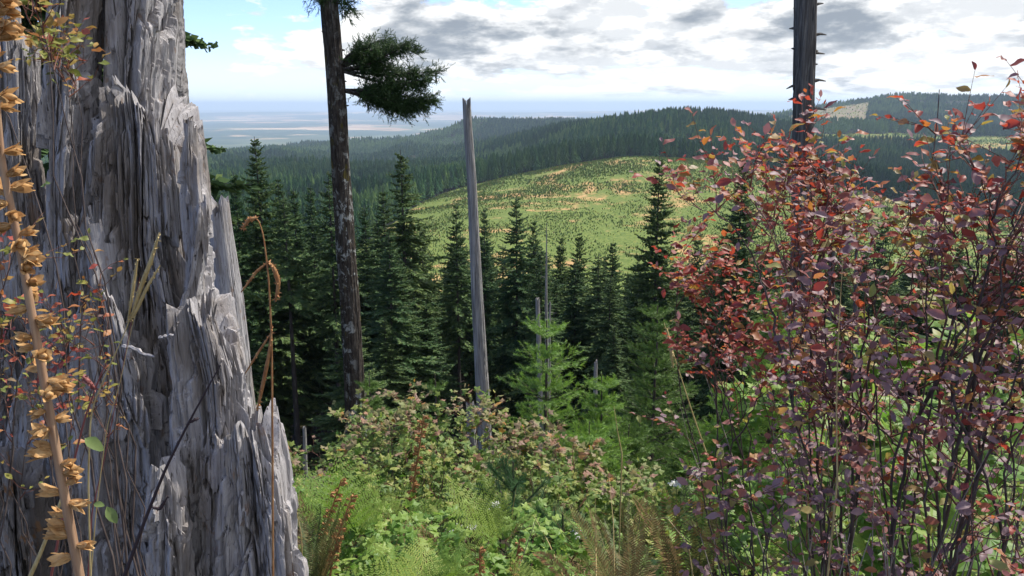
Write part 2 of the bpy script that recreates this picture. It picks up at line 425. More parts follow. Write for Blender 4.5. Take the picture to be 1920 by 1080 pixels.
# the 110 of them that show largest at the edge of the clearing stand as trees of their own
a, D, col = polar(P[:, 0], P[:, 1])
cand = np.where((D > 860) & (D < 1220) & (col > 700) & (col < 1500))[0]
pick = cand[np.argsort(D[cand] - 0.0)[:110]]
tree_src = None
for n_, q in enumerate(pick):
    o = link('hillside_conifer', far_variants[n_ % 6].data, loc=P[q], rot=(0, 0, rng.uniform(0, 6)), scl=(Wd[q], Wd[q], Sc[q]))
    tag(o, 'dark conifer in the forest edge along the top of the sunlit clearing', 'tree', 'conifers along the edge of the sunlit clearing')
keep = np.ones(len(P), bool); keep[pick] = False
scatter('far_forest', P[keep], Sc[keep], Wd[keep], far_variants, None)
# planted saplings and brush on the logged slopes
Ps, Sc = [], []
for D0, D1, n, hh in ((330, 700, 80000, 1.15), (700, 1100, 160000, 1.45), (1700, 2450, 30000, 3.6), (2500, 3800, 14000, 5)):
    x, y, col = fan(n, D0, D1, 400, 2120); cut = clearcut(x, y)
    dens = fbm(x / 35, y / 35, 8.8, 4, 61); k = cut & (dens > rng.uniform(.30, .62, n)); x, y = x[k], y[k]
    Ps.append(np.stack([x, y, ground(x, y) - .1], 1)); Sc.append(hh * (.45 + .9 * rng.random(len(x))))
P = np.concatenate(Ps); Sc = np.concatenate(Sc)
scatter('clearing_saplings', P, Sc, Sc * rng.uniform(.8, 1.6, len(Sc)), sap_variants, None)
# ------------------------------------------------------------------ the conifers down the slope
def kite(c, d, L, wdt, up):
    """a flat slim spray: 2 triangles; all arrays (n,3)"""
    s = np.cross(d, up); s /= np.linalg.norm(s, axis=1)[:, None] + 1e-9
    m = c + d * (L * .45)[:, None]
    V = np.stack([c, m + s * wdt[:, None], c + d * L[:, None], m - s * wdt[:, None]], 1)
    return V.reshape(-1, 3), (np.arange(len(c))[:, None] * 4 + np.array([0, 1, 2, 3]))
def conifer(seed, H=28.0, crown=.42, wid=3.1, gap=.42, sparse=0.0, fine=1.0, lean=.15):
    r = np.random.default_rng(seed)
    n = 14; zt = np.linspace(0, 1, n); off = np.cumsum(r.normal(0, lean * .25, (n, 2)), 0) * (zt[:, None] > 0)
    off -= off[0]; tr = np.column_stack([off * .5, zt * H]); R0 = H * .0105
    tb = MB(); tb.tube(tr, R0 * (1 - zt * .93) * (1 + .35 * np.exp(-zt * 30)), 8, 0)
    def at(z): return np.array([np.interp(z, tr[:, 2], tr[:, 0]), np.interp(z, tr[:, 2], tr[:, 1]), z])
    z = H * .12
    while z < H * crown:                                     # dead stubs below the crown
        a = r.uniform(0, 6.28); L = r.uniform(.4, 1.7); p = at(z); d = np.array([math.cos(a), math.sin(a), r.uniform(-.35, .1)])
        tb.tube([p, p + d * L * .6, p + d * L + (0, 0, -.12 * L)], [.03, .02, .006], 3, 0, False); z += r.uniform(.25, .8)
    trunk = tb.mesh('trunk', [M_ftrunk], True)
    cb = MB(); Cc, Dd, Ll, Ww, Up = [], [], [], [], []
    z = H * crown
    while z < H * .985:
        t = (z - H * crown) / (H * (1 - crown)); prof = (1 - t) ** .92 * (.6 + .4 * min(1, t * 4)) + .028
        nb = r.integers(4, 7) if t < .9 else 4
        ph = r.uniform(0, 6.28); z0 = z
        for k in range(nb):
            z = z0 + r.uniform(-.5, .5) * gap
            if r.random() < sparse * (1 - t): continue
            a = ph + k * 6.28 / nb + r.normal(0, .25); L = wid * prof * r.uniform(.45, 1.2)
            up0 = np.interp(t, [0, .5, .85, 1], [-.30, -.12, .15, .75]) + r.normal(0, .13)
            hx = np.array([math.cos(a), math.sin(a), 0.0]); p0 = at(z)
            ns = max(3, int(L / .30 * fine)); u = np.linspace(0, 1, ns + 1)
            ax = p0 + hx * (u * L)[:, None]; ax[:, 2] += u * L * up0 - .16 * L * u ** 2 * (1 - t) + .14 * L * u ** 4
            cb.tube(ax[:: max(1, ns // 3)] if ns > 4 else ax, np.linspace(.035 * prof + .01, .008, len(ax[:: max(1, ns // 3)] if ns > 4 else ax)), 3, 1, False)
            side = np.array([-hx[1], hx[0], 0]); u2 = np.repeat(np.linspace(.12, 1, int(ns * 1.5) + 2), 2); m = len(u2)
            c = np.stack([np.interp(u2, u, ax[:, q]) for q in range(3)], 1)
            sg = np.tile([1, -1], m // 2)
            tw = (.13 + .26 * L * (1 - u2) ** .8) * r.uniform(.7, 1.25, m)
            fw = .55 + .5 * u2
            for rep in range(2):
                d = hx * fw[:, None] + side * (sg * r.uniform(.5, 1.0, m))[:, None]
                d[:, 2] += up0 * .5 - .18 * r.uniform(.2, 1.5, m) * (1 - t * .7) - rep * .16
                d /= np.linalg.norm(d, axis=1)[:, None]
                up = np.zeros_like(d); up[:, 2] = 1; up += r.normal(0, .35, d.shape)
                Cc.append(c + r.normal(0, .03, c.shape)); Dd.append(d); Ll.append(tw * (1 if rep == 0 else .7)); Ww.append(.035 + tw * .17); Up.append(up)
        z = z0 + gap * (.75 + .5 * r.random()) * (1 - .45 * t)
    c, d, L, wd, up = [np.concatenate(v) for v in (Cc, Dd, Ll, Ww, Up)]
    # the leader
    V, Fq = kite(c, d, L, wd, up); cb.add(V, Fq, 0)
    # a second thin blade from each spray, turned, so the sprays have body
    d2 = d + np.random.default_rng(seed + 5).normal(0, .35, d.shape); d2 /= np.linalg.norm(d2, axis=1)[:, None]
    V, Fq = kite(c + d * (L * .35)[:, None], d2, L * .8, wd * .9, np.roll(up, 1, 1)); cb.add(V, Fq, 0)
    return trunk, cb.mesh('crown', [M_needle, M_ftrunk])
kinds = [conifer(1, 28, .40, 4.6, .50), conifer(2, 28, .32, 5.2, .54), conifer(3, 28, .50, 4.2, .52, .15), conifer(4, 28, .22, 5.4, .48),
         conifer(5, 28, .45, 4.4, .6, .4), conifer(6, 28, .35, 4.9, .56, .2), conifer(7, 28, .10, 5.8, .5), conifer(8, 28, .62, 4.2, .6, .3)]
def add_conifer(x, y, H, k, label, w_=1.0, group='conifers down the slope', name='conifer'):
    z = float(ground(x, y)) - .3
    t_, c_ = kinds[k]
    s = H / 28
    e = link(name, None, loc=(x, y, z), rot=(0, 0, rng.uniform(0, 6.28)), scl=(s * w_, s * w_, s))
    link('trunk', t_, e); link('crown', c_, e)
    return tag(e, label, 'tree', group)
def tip(px, py, D, k, label, w_=1.0):
    p = pix(px, py, D); return add_conifer(p[0], p[1], p[2] - float(ground(p[0], p[1])) + .3, k, label, w_)
G1 = [(480, 256, 66, 6, 'tall broad dark conifer rising highest in the left of the forest', 1.0),
      (436, 322, 64, 3, 'dark pointed conifer just left of the tallest one by the stump', .85),
      (520, 335, 72, 1, 'dark full conifer touching the right side of the tallest left one', 1.0),
      (552, 352, 68, 3, 'dark conifer with pointed top between the tallest left tree and the lichened trunk', .95),
      (614, 322, 62, 4, 'thin open conifer close to the left of the lichened bark trunk', 1.0),
      (684, 385, 70, 5, 'conifer filling the gap right of the lichened bark trunk', 1.0),
      (751, 281, 60, 2, 'tall conifer with flat layered boughs and long bare trunk left of the grey pole', 1.15),
      (718, 350, 66, 0, 'conifer leaning its boughs into the left side of the tall layered one', 1.0),
      (856, 384, 62, 4, 'slim sparse conifer just left of the bare grey pole', .9),
      (908, 392, 78, 1, 'slim conifer just right of the bare grey pole', .8),
      (968, 368, 60, 5, 'open ragged conifer between the grey pole and the thin white snag', 1.0),
      (1001, 408, 70, 0, 'small topped conifer left of the thin white snag', .8),
      (1052, 442, 82, 3, 'low dark conifer right behind the thin white snag', .9),
      (1088, 436, 68, 1, 'full dark conifer right of the thin white snag', .95),
      (1150, 448, 64, 0, 'narrow dark conifer between the white snag and the lone pointed fir', .9),
      (1240, 294, 54, 6, 'lone pointed dark conifer standing up against the sunlit clearing', .95),
      (1310, 432, 68, 1, 'short dark conifer below the right side of the clearing', .9),
      (1395, 290, 50, 6, 'dense dark conifer behind the tallest red huckleberry spray', .95),
      (1664, 388, 74, 4, 'sparse little-branched conifer beyond the red huckleberry leaves', .75),
      (1200, 475, 74, 3, 'low conifer to the left of the lone pointed fir', .9),
      (1345, 455, 80, 0, 'conifer between the lone fir and the red huckleberry', .9),
      (790, 425, 80, 1, 'shorter conifer right behind the tall layered one', .9),
      (640, 372, 76, 0, 'conifer partly hidden behind the lichened bark trunk', 1.0),
      (580, 350, 78, 1, 'conifer set back between the dark group and the lichened trunk', .9),
      (400, 330, 60, 3, 'conifer showing at the right edge of the grey stump', .9)]
spots = []
for px, py, D, k, lab, w_ in G1:
    e = tip(px, py, D, k, lab, w_); spots.append((e.location.x, e.location.y))
cnt = 0
def plabel(col, H, far_):
    where = ('between stump and lichened trunk' if col < 640 else 'between lichened trunk and grey pole' if col < 885 else 'between grey pole and bright young fir' if col < 1030
             else 'left of the lone pointed fir' if col < 1240 else 'between lone pointed fir and dead trunk' if col < 1505 else 'behind the red bushes at the right')
    return ('tall ' if H > 24 else 'shorter ') + ('dark conifer in back rows ' if far_ else 'dark conifer in front rows ') + where
for a_ in range(6000):
    if cnt >= 250: break
    D = math.sqrt(rng.uniform(52 ** 2, 150 ** 2)); col = rng.uniform(150, 2150)
    x = (col - 960) / 1505 * D; y = D
    if min((x - q[0]) ** 2 + (y - q[1]) ** 2 for q in spots) < (2.3 + (D - 50) * .015) ** 2: continue
    # their tops follow the broken line of the forest's top in the photograph
    top = float(np.interp(col, [300, 420, 560, 700, 800, 900, 1010, 1120, 1230, 1400, 1600, 1900], [300, 345, 365, 385, 420, 430, 438, 465, 478, 450, 460, 440]))
    zt = float(zpy(top + abs(rng.normal(0, 38)) + 4, D)); H = zt - float(ground(x, y)) + .3
    H = min(H, rng.uniform(23, 31))
    if H < 11: continue
    spots.append((x, y)); cnt += 1
    far_ = D > 95
    add_conifer(x, y, H, int(rng.choice([0, 1, 2, 3, 4, 5, 7] if D < 100 else [1, 3, 6, 0])), 
                plabel(col, H, far_),
                rng.uniform(.95, 1.35), 'conifers at the back of the slope forest' if far_ else 'conifers in the front of the slope forest')
# young green understorey firs among the trunks
for px, py, D, H, k, lab in ((655, 560, 48, 13, 6, 'young bright fir standing behind the lichened bark trunk'), (1150, 600, 50, 8, 6, 'small blue green understorey fir in front of the dark trunks'),
                              (800, 560, 58, 11, 3, 'understorey fir between the tall layered conifer and the grey pole'), (1125, 520, 62, 14, 6, 'half grown fir below the full dark conifer'),
                              (720, 590, 52, 10, 6, 'half grown fir right of the lichened trunk'), (1000, 560, 60, 12, 6, 'half grown fir behind the broken grey snag')):
    p = pix(px, py, D); e = add_conifer(p[0], D, p[2] - float(ground(p[0], D)), k, lab, 1.5, 'understorey firs', 'young_fir')
# ------------------------------------------------------------------ weathered wood
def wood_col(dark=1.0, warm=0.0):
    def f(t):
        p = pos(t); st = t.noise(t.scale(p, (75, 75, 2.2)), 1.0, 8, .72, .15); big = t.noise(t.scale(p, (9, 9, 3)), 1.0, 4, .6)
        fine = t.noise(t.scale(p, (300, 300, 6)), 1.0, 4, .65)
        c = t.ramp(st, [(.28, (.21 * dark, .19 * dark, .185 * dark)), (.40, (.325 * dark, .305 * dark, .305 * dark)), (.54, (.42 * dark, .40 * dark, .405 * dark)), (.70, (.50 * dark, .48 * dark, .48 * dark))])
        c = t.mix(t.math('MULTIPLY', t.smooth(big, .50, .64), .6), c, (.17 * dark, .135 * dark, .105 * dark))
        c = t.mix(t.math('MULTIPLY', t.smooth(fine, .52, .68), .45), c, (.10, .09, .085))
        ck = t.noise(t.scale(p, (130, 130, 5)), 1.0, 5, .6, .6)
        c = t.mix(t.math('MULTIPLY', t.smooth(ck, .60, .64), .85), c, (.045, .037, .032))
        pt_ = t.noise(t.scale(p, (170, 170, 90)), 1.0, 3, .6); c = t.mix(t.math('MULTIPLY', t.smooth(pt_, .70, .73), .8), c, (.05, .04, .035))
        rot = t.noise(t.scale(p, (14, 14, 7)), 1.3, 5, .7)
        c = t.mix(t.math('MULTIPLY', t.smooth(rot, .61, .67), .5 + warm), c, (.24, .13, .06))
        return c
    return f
def fibre(t):
    p = pos(t)
    return (t.math('ADD', t.noise(t.scale(p, (380, 380, 16)), 1.0, 5, .7), t.math('MULTIPLY', t.noise(t.scale(p, (110, 110, 40)), 1.0, 5, .7), .8)), .8, .004)
M_wood = mat('weathered_wood', wood_col(), .92, spec=.12, bump=fibre)
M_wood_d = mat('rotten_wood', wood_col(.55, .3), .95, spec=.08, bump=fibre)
M_wood_b = mat('smooth_dead_wood', wood_col(.62), .8, spec=.2, bump=fibre)
def ss(x, a, b):
    t_ = np.clip((x - a) / (b - a), 0, 1); return t_ * t_ * (3 - 2 * t_)
def wood(name, st, D, T, top, seed, parent, mt, nx=260, nz=420, rough=1.0, jag=1.0, holes=0, twist=0.0, base=None, off=(0, 0, 0)):
    """a slab of broken wood: an uneven ring of fibres carried upwards, its top snapped off along `top`"""
    st = sorted(st); pyk = np.array([s[0] for s in st], float)
    zk = np.array([pix(0, p, D + .6 * T)[2] for p in pyk])[::-1]
    xl = np.array([pix(s[1], s[0], D + T * .85)[0] for s in st])[::-1]; xr = np.array([pix(s[2], s[0], D + T * .85)[0] for s in st])[::-1]
    zb = base if base is not None else -.25
    th = np.concatenate([np.linspace(math.pi, 2 * math.pi, int(nx * .78), endpoint=False), np.linspace(0, math.pi, int(nx * .22), endpoint=False)])
    cx_ = np.sign(np.cos(th)) * np.abs(np.cos(th)) ** .8; sy_ = np.sign(np.sin(th)) * np.abs(np.sin(th)) ** .7
    f = (cx_ + 1) / 2
    hwm = float(np.mean(xr - xl)) / 2
    a = cx_ * hwm; b = sy_ * T
    tf = np.array([q[0] for q in top], float); tz = np.array([pix(0, q[1], D + .6 * T)[2] for q in top])
    zt = np.interp(f, tf, tz)
    k = jag
    zt = zt + k * (.060 * (vn(a * 30, b * 30, 1, seed) - .5) + .03 * (vn(a * 110, b * 60, 2, seed + 1) ** 2 - .3) + .018 * (vn(a * 320, b * 200, 3, seed + 2) - .5))
    zt = np.maximum(zt, zb + .1)
    v = np.linspace(0, 1, nz)[:, None]
    z = zb + v * (zt - zb)[None, :]
    L = np.interp(z, zk, xl); Rr = np.interp(z, zk, xr)
    A = np.broadcast_to(a, z.shape) + twist * z; B = np.broadcast_to(b, z.shape)
    x = (L + Rr) / 2 + (Rr - L) / 2 * cx_; y = np.broadcast_to(D + T + sy_ * T, z.shape).copy()
    nxn = cx_ / max(hwm, .02); nyn = sy_ / T; nn = np.hypot(nxn, nyn) + 1e-6; nxn, nyn = nxn / nn, nyn / nn
    w1 = .22 * (fbm(A * 30, B * 30, z * 7, 3, seed + 3) - .5)
    ribs = .020 * (fbm(A * 9, B * 9, z * 1.3, 3, seed + 4) - .5)
    q = fbm(A * 22 + w1 * 1.5, B * 22, z * 2.0 + w1, 3, seed + 5) * 7
    fq = np.floor(q); plates = .0080 * (fq + ss(q - fq, .90, 1.0))
    cell = np.floor(A * 34 + 1.2 * w1 + 50)
    saw = z * 3.1 + 6.0 * _h(cell.astype(np.int64), (cell * 0).astype(np.int64), (cell * 0).astype(np.int64), seed + 6) + .5 * vn(A * 120, B * 60, z * 6, seed + 7) + w1
    fs = saw - np.floor(saw); chips = .024 * np.minimum(fs, (1 - fs) * 14)
    colstep = .020 * (_h(cell.astype(np.int64), np.floor(saw).astype(np.int64), (cell * 0).astype(np.int64), seed + 16) - .5)
    fib = .0030 * (vn(A * 260, B * 220, z * 9, seed + 8) - .5) + .0042 * (vn(A * 120, B * 120, z * 7 + w1, seed + 9) - .5)
    pit = vn(A * 130, B * 130, z * 55, seed + 10); pits = -.006 * ss(pit, .72, .86) * ss(fbm(A * 8, B * 8, z * 4, 2, seed + 11), .42, .6)
    cr = np.abs(fbm(A * 13, B * 13, z * .8 + w1 * .25, 3, seed + 12) - .5); crack = -.034 * (1 - ss(cr, .0, .020)) - .016 * (1 - ss(np.abs(vn(A * 40, B * 40, z * 3.0, seed + 13) - .5), 0, .025)) * ss(fbm(A * 7, B * 7, z * 3, 2, seed + 50), .47, .58)
    d = rough * (ribs + plates - .034 + chips + colstep + pits) + fib + crack * (.35 + .65 * rough)
    r = np.random.default_rng(seed)
    for _ in range(holes):
        ha = r.uniform(-hwm, hwm); hz_ = r.uniform(zb + .3, float(zt.max())); wa = r.uniform(.0025, .006); wz = wa * r.uniform(1.2, 3)
        e_ = ((A - ha) / wa) ** 2 + ((z - hz_) / wz) ** 2
        d = d - .016 * (1 - ss(e_, .4, 1.4)) * (sy_ < 0)
    c2 = np.floor(A * 85 + .8 * w1 + 90); s2 = z * 10 + 9.0 * _h(c2.astype(np.int64), (c2 * 0).astype(np.int64), (c2 * 0).astype(np.int64), seed + 20) + .6 * vn(A * 260, B * 200, z * 20, seed + 21)
    f2 = s2 - np.floor(s2); h2 = _h(c2.astype(np.int64), np.floor(s2).astype(np.int64), (c2 * 0).astype(np.int64), seed + 22)
    d = d + rough * (.010 * (h2 - .5) - .016 * (h2 > .86) + .004 * np.minimum(f2, (1 - f2) * 20) - .0045 * (np.abs((A * 85 + .8 * w1) % 1 - .5) > .44))
    cb = np.floor(A * 13 + .5 * w1 + 40); sb = z * 2.3 + 7.0 * _h(cb.astype(np.int64), (cb * 0).astype(np.int64), (cb * 0).astype(np.int64), seed + 40) + .35 * vn(A * 70, B * 60, z * 5, seed + 41)
    d = d + rough * .034 * (_h(cb.astype(np.int64), np.floor(sb).astype(np.int64), (cb * 0).astype(np.int64), seed + 42) - .6)
    d = d - .008; dm = .016 - .013 * np.abs(cx_) ** 4; d = np.where(d > dm, dm + .2 * (d - dm), d)
    # split ends: towards the snapped top the fibres thin out
    d = d * (1 - .2 * v ** 8) - .010 * ss(v, .93, 1.0) * (vn(A * 60, B * 60, 9, seed + 14))
    x = x + nxn * d; y = y + nyn * d
    n = z.shape[1]
    V = np.stack([x, y, z], -1)
    # broken top face: rows stepping inwards and down
    c0 = np.stack([(L + Rr)[-1] / 2, np.full(n, D + T), z[-1]], -1)
    ins = []
    for s_, dz_ in ((.25, -.012), (.55, -.05), (.85, -.10)):
        ri = V[-1] * (1 - s_) + c0 * s_; ri[:, 2] = zt * (1 - s_ * .5) + np.median(zt) * s_ * .5 + dz_ + .03 * (vn(a * 150, b * 90, s_ * 30, seed) - .5)
        ins.append(ri)
    V = np.concatenate([V, np.array(ins)], 0); rws = V.shape[0]
    i = np.arange(rws - 1)[:, None] * n; j = np.arange(n)[None, :]; j2 = (j + 1) % n
    F = np.stack([i + j, i + j2, i + n + j2, i + n + j], -1).reshape(-1, 4)
    V = V.reshape(-1, 3) - np.array(off)
    return link(name, mesh_np(name, V, F, [mt], smooth=False), parent)
SB = (-.75, 1.9, float(ground(-.75, 1.9)))
stump = link('old_stump', None, loc=SB)
tag(stump, 'huge broken silver grey stump with splintered spires beside the dried golden stalk', 'stump')
wood('rotten_core', [(150, 212, 330), (230, 208, 345), (300, 200, 352), (450, 180, 366), (560, 150, 392), (700, 60, 430), (800, 30, 450), (900, 0, 470), (1080, -30, 500)], 1.70, .17,
     [(0, 360), (.07, 300), (.14, 172), (.4, 172), (.55, 182), (.75, 200), (.9, 225), (1, 300)], 21, stump, M_wood, 420, 620, 1.15, 1.0, 60, off=SB)
wood('front_block', [(565, 328, 424), (700, 332, 466), (800, 330, 476), (1080, 300, 492)], 1.58, .10, [(0, 650), (.1, 580), (.5, 568), (.85, 578), (1, 640)], 22, stump, M_wood, 240, 360, 1.1, .7, 45, off=SB)
wood('front_block', [(780, 432, 506), (900, 425, 532), (1080, 400, 566)], 1.52, .08, [(0, 880), (.15, 800), (.5, 786), (.62, 800), (.68, 880), (.74, 782), (.95, 790), (1, 860)], 23, stump, M_wood, 200, 260, 1.1, .6, 25, off=SB)
wood('broken_spire', [(-200, 236, 290), (0, 224, 304), (170, 220, 298), (420, 205, 312)], 1.84, .10, [(0, -60), (.2, -140), (.45, 12), (.5, -120), (1, -170)], 24, stump, M_wood, 300, 420, 1.0, 1.2, 8, base=.1, off=SB)
wood('standing_heartwood', [(-260, 270, 312), (0, 258, 324), (100, 250, 332), (250, 235, 345), (400, 220, 362), (560, 200, 376)], 2.06, .12, [(0, -180), (.5, -240), (1, -200)], 25, stump, M_wood_b, 180, 300, .22, .8, 0, twist=.25, base=0., off=SB)
wood('broken_spire', [(-160, 128, 166), (0, 126, 164), (100, 113, 160), (300, 95, 156), (500, 76, 168), (700, 50, 200), (900, 20, 240)], 1.73, .09, [(0, 60), (.2, -60), (.5, -140), (1, -120)], 26, stump, M_wood, 240, 440, .8, 1.0, 10, base=0., off=SB)
wood('splintered_slab', [(20, -90, 30), (100, -90, 36), (300, -90, 40), (600, -90, 60)], 1.82, .05, [(0, -30), (.8, 22), (1, 30)], 27, stump, M_wood, 150, 260, .35, .7, 0, base=0., off=SB)
wood('splintered_slab', [(70, 26, 76), (170, 30, 76), (300, 34, 72), (600, 20, 110)], 1.84, .05, [(0, 70), (.3, 84), (.6, 70), (.8, 110), (.88, 160), (.95, 98), (1, 130)], 28, stump, M_wood, 160, 260, .4, .8, 0, base=0., off=SB)
wood('leaning_shard', [(360, 374, 388), (430, 362, 389), (520, 345, 378), (620, 322, 352)], 1.67, .03, [(0, 420), (.5, 365), (.8, 362), (1, 385)], 29, stump, M_wood, 90, 140, .35, .5, 4, base=float(pix(0, 640, 1.67)[2]), off=SB)
wood('splintered_slab', [(225, 344, 370), (330, 340, 372), (420, 335, 385), (560, 330, 372)], 1.72, .04, [(0, 250), (.4, 225), (1, 240)], 30, stump, M_wood, 110, 200, .5, .5, 10, base=.5, off=SB)
wood('front_block', [(410, 163, 200), (520, 160, 245), (700, 150, 300), (1080, 120, 340)], 1.61, .09, [(0, 440), (.12, 412), (.3, 470), (.42, 520), (.6, 600), (.75, 520), (1, 640)], 31, stump, M_wood, 240, 420, 1.2, 1.2, 20, off=SB)
wood('front_block', [(850, 296, 346), (1080, 270, 362)], 1.46, .06, [(0, 930), (.3, 850), (.6, 865), (.9, 880), (1, 960)], 32, stump, M_wood, 120, 180, 1.0, .6, 0, off=SB)
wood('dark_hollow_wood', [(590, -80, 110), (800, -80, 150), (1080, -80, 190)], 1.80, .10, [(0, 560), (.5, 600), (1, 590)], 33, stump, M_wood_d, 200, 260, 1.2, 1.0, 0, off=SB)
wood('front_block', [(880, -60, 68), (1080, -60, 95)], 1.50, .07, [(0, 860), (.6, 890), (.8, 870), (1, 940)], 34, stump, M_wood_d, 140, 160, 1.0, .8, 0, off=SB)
for q, (p0, p1, wd) in enumerate((((232, 648), (288, 668), .0055), ((300, 634), (326, 628), .004))):
    a_, b_ = pix(*p0, 1.52), pix(*p1, 1.50); mb = MB(); uu = np.linspace(0, 1, 9)[:, None]
    mb.tube(a_ + (b_ - a_) * uu + rng.normal(0, .0015, (9, 3)) - np.array(SB), wd * (1 - .5 * uu[:, 0]) * rng.uniform(.75, 1.1, 9), 5, 0)
    link('splinter', mb.mesh('splinter', [M_wood]), stump)

def snag(name, label, path, radii, mt, top_seed, cat='dead tree', group=None, stubs=(), rough=.5, sides=64, rows=420, jag=1.0, base_z=None, hollow=.3):
    """a barkless trunk: path of (px, py, D) from the top down, radii in metres"""
    P = np.array([pix(*p) for p in path])[::-1]; R_ = np.array(radii, float)[::-1]
    gz = float(ground(P[0][0], P[0][1])) - .3
    if P[0][2] > gz: 
        dirn = (P[1] - P[0]) / (P[1][2] - P[0][2]); P = np.vstack([P[0] + dirn * (gz - P[0][2]), P]); R_ = np.concatenate([[R_[0] * 1.08], R_])
    zz_ = np.linspace(P[0][2], P[-1][2], rows)
    cx_, cy_, rr_ = (np.interp(zz_, P[:, 2], P[:, 0]), np.interp(zz_, P[:, 2], P[:, 1]), np.interp(zz_, P[:, 2], R_))
    th = np.arange(sides) * 2 * math.pi / sides; ct, st_ = np.cos(th), np.sin(th)
    s = 1 / R_.mean() * .12
    zt = jag * R_.mean() * (2.6 * (vn(ct * 1.6, st_ * 1.6, 1, top_seed) - .3) + 1.2 * vn(ct * 6, st_ * 6, 1, top_seed + 1))
    Zg = zz_[:, None] + np.zeros(sides); fr = np.linspace(0, 1, rows)[:, None]
    Zg = np.where(fr > .97, Zg + (zt - .0) * ((fr - .97) / .03), Zg)
    A = ct[None, :] * 1.0; B = st_[None, :] * 1.0; zs = Zg / R_.mean()
    d = rough * (.16 * (fbm(A * 1.8, B * 1.8, zs * .05, 3, top_seed + 2) - .5) + .10 * (vn(A * 9, B * 9, zs * .22, top_seed + 3) - .5) + .05 * (vn(A * 20, B * 20, zs * .6, top_seed + 4) - .5)
                 - .16 * (1 - ss(np.abs(fbm(A * 3, B * 3, zs * .05, 2, top_seed + 5) - .5), 0, .02)))
    rad2 = rr_[:, None] * (1 + d)
    V = np.stack([cx_[:, None] + ct * rad2, cy_[:, None] + st_ * rad2, Zg], -1)
    ins = []
    for s_ in (.35, .7, .95):
        ri = V[-1] * (1 - s_) + np.array([cx_[-1], cy_[-1], 0]) * s_; ri[:, 2] = V[-1][:, 2] - s_ * R_.mean() * hollow * 2; ins.append(ri)
    V = np.concatenate([V, np.array(ins)], 0); rw = V.shape[0]
    i = np.arange(rw - 1)[:, None] * sides; j = np.arange(sides)[None, :]; j2 = (j + 1) % sides
    F = np.stack([i + j, i + j2, i + sides + j2, i + sides + j], -1).reshape(-1, 4)
    base = np.array([cx_[0], cy_[0], gz])
    e = link(name, None, loc=base); link('trunk', mesh_np('trunk', V.reshape(-1, 3) - base, F, [mt]), e)
    for (py, side, L, dz_) in stubs:
        z = float(zpy(py, P[:, 1].mean())); c = np.array([np.interp(z, P[:, 2], P[:, 0]), np.interp(z, P[:, 2], P[:, 1]), z]); r0 = np.interp(z, P[:, 2], R_)
        dd = np.array([side, rng.uniform(-.5, .3), dz_]); dd /= np.linalg.norm(dd)
        mb = MB(); p0 = c + dd * r0 * .7; k = .035 * R_.mean() / .2
        mb.tube([p0, p0 + dd * L * .5 + rng.normal(0, .01, 3), p0 + dd * L + (0, 0, -.08 * L)] - base, [k, k * .7, k * .25], 5, 0)
        link('branch_stub', mb.mesh('branch_stub', [mt]), e)
    tag(e, label, cat, group); return e
def snag_col(a, b, c_):
    return lambda t: t.mix(t.math('MULTIPLY', t.smooth(t.noise(t.scale(pos(t), (3, 3, .5)), 1, 4, .6), .5, .7), .6), t.ramp(t.noise(t.scale(pos(t), (26, 26, 1.2)), 1.0, 6, .7), [(.3, a), (.5, b), (.7, c_)]), a)
def bmp(sc, dist): return lambda t: (t.noise(t.scale(pos(t), sc), 1.0, 5, .7), .9, dist)
M_snag = mat('bare_grey_wood', snag_col((.09, .08, .07), (.26, .25, .235), (.42, .405, .38)), .9, spec=.15, bump=bmp((40, 40, 2), .03))
M_snagd = mat('bare_dark_wood', snag_col((.045, .04, .036), (.12, .11, .10), (.24, .225, .20)), .9, spec=.15, bump=bmp((30, 30, 2), .04))
snag('grey_snag', 'weathered grey snag with flat broken top standing right behind the stump', [(410, 400, 3.0), (430, 560, 3.0), (452, 780, 3.0), (480, 1080, 3.0)], [.040, .053, .062, .07], M_wood, 41, rows=500, sides=110, rough=.6, jag=.5)
snag('grey_snag', 'thin splintered grey snag squeezed between the stump and the flat topped snag', [(375, 440, 2.7), (388, 570, 2.7), (400, 760, 2.7)], [.018, .034, .045], M_wood, 42, rows=300, sides=70, rough=.9, jag=1.2,
     stubs=((560, 1, .02, .1),))
snag('bare_pole', 'tall straight bare grey pole of a dead tree with a notched top', [(875, 205, 14.0), (884, 330, 14.0), (893, 520, 14.0), (903, 700, 14.0), (908, 790, 14)], [.070, .080, .100, .122, .130], M_snag, 43, rough=.8, jag=.9,
     stubs=((335, -1, .05, .1), (470, 1, .04, .1), (610, -1, .05, 0)))
snag('dead_tree', 'tall dead trunk with many short branch stubs rising above the red huckleberry', [(1511, -260, 16.0), (1510, 0, 16.0), (1507, 200, 16.0), (1503, 400, 16), (1500, 640, 16)], [.19, .215, .205, .20, .22], M_snagd, 44, rough=1.0,
     stubs=[(15, 1, .22, .3), (20, -1, .1, .2), (55, -1, .15, .1), (68, 1, .25, .1), (98, 1, .3, .0), (102, 1, .12, .3), (150, 1, .28, .0), (158, -1, .22, -.2), (153, 1, .15, .1), (186, -1, .15, 0), (204, 1, .28, 0), (247, 1, .1, .1), (290, 1, .12, .2), (340, 1, .2, 0), (395, 1, .14, 0), (90, -1, .12, 0), (120, 1, .1, 0)])
snag('thin_snag', 'very thin white dead spire in front of the forest', [(1025, 425, 30.0), (1024, 560, 30.0), (1026, 720, 30)], [.012, .05, .085], M_snag, 45, rough=.5, sides=20, rows=160, stubs=[(600, 1, .3, .1), (655, 1, .3, .0), (520, -1, .2, .1)])
snag('broken_snag', 'broken grey snag left of the thin white spire', [(1008, 568, 30.0), (1012, 700, 30), (1014, 760, 30)], [.085, .10, .12], M_snag, 46, sides=28, rows=160, rough=.8, stubs=[(600, -1, .2, 0)])
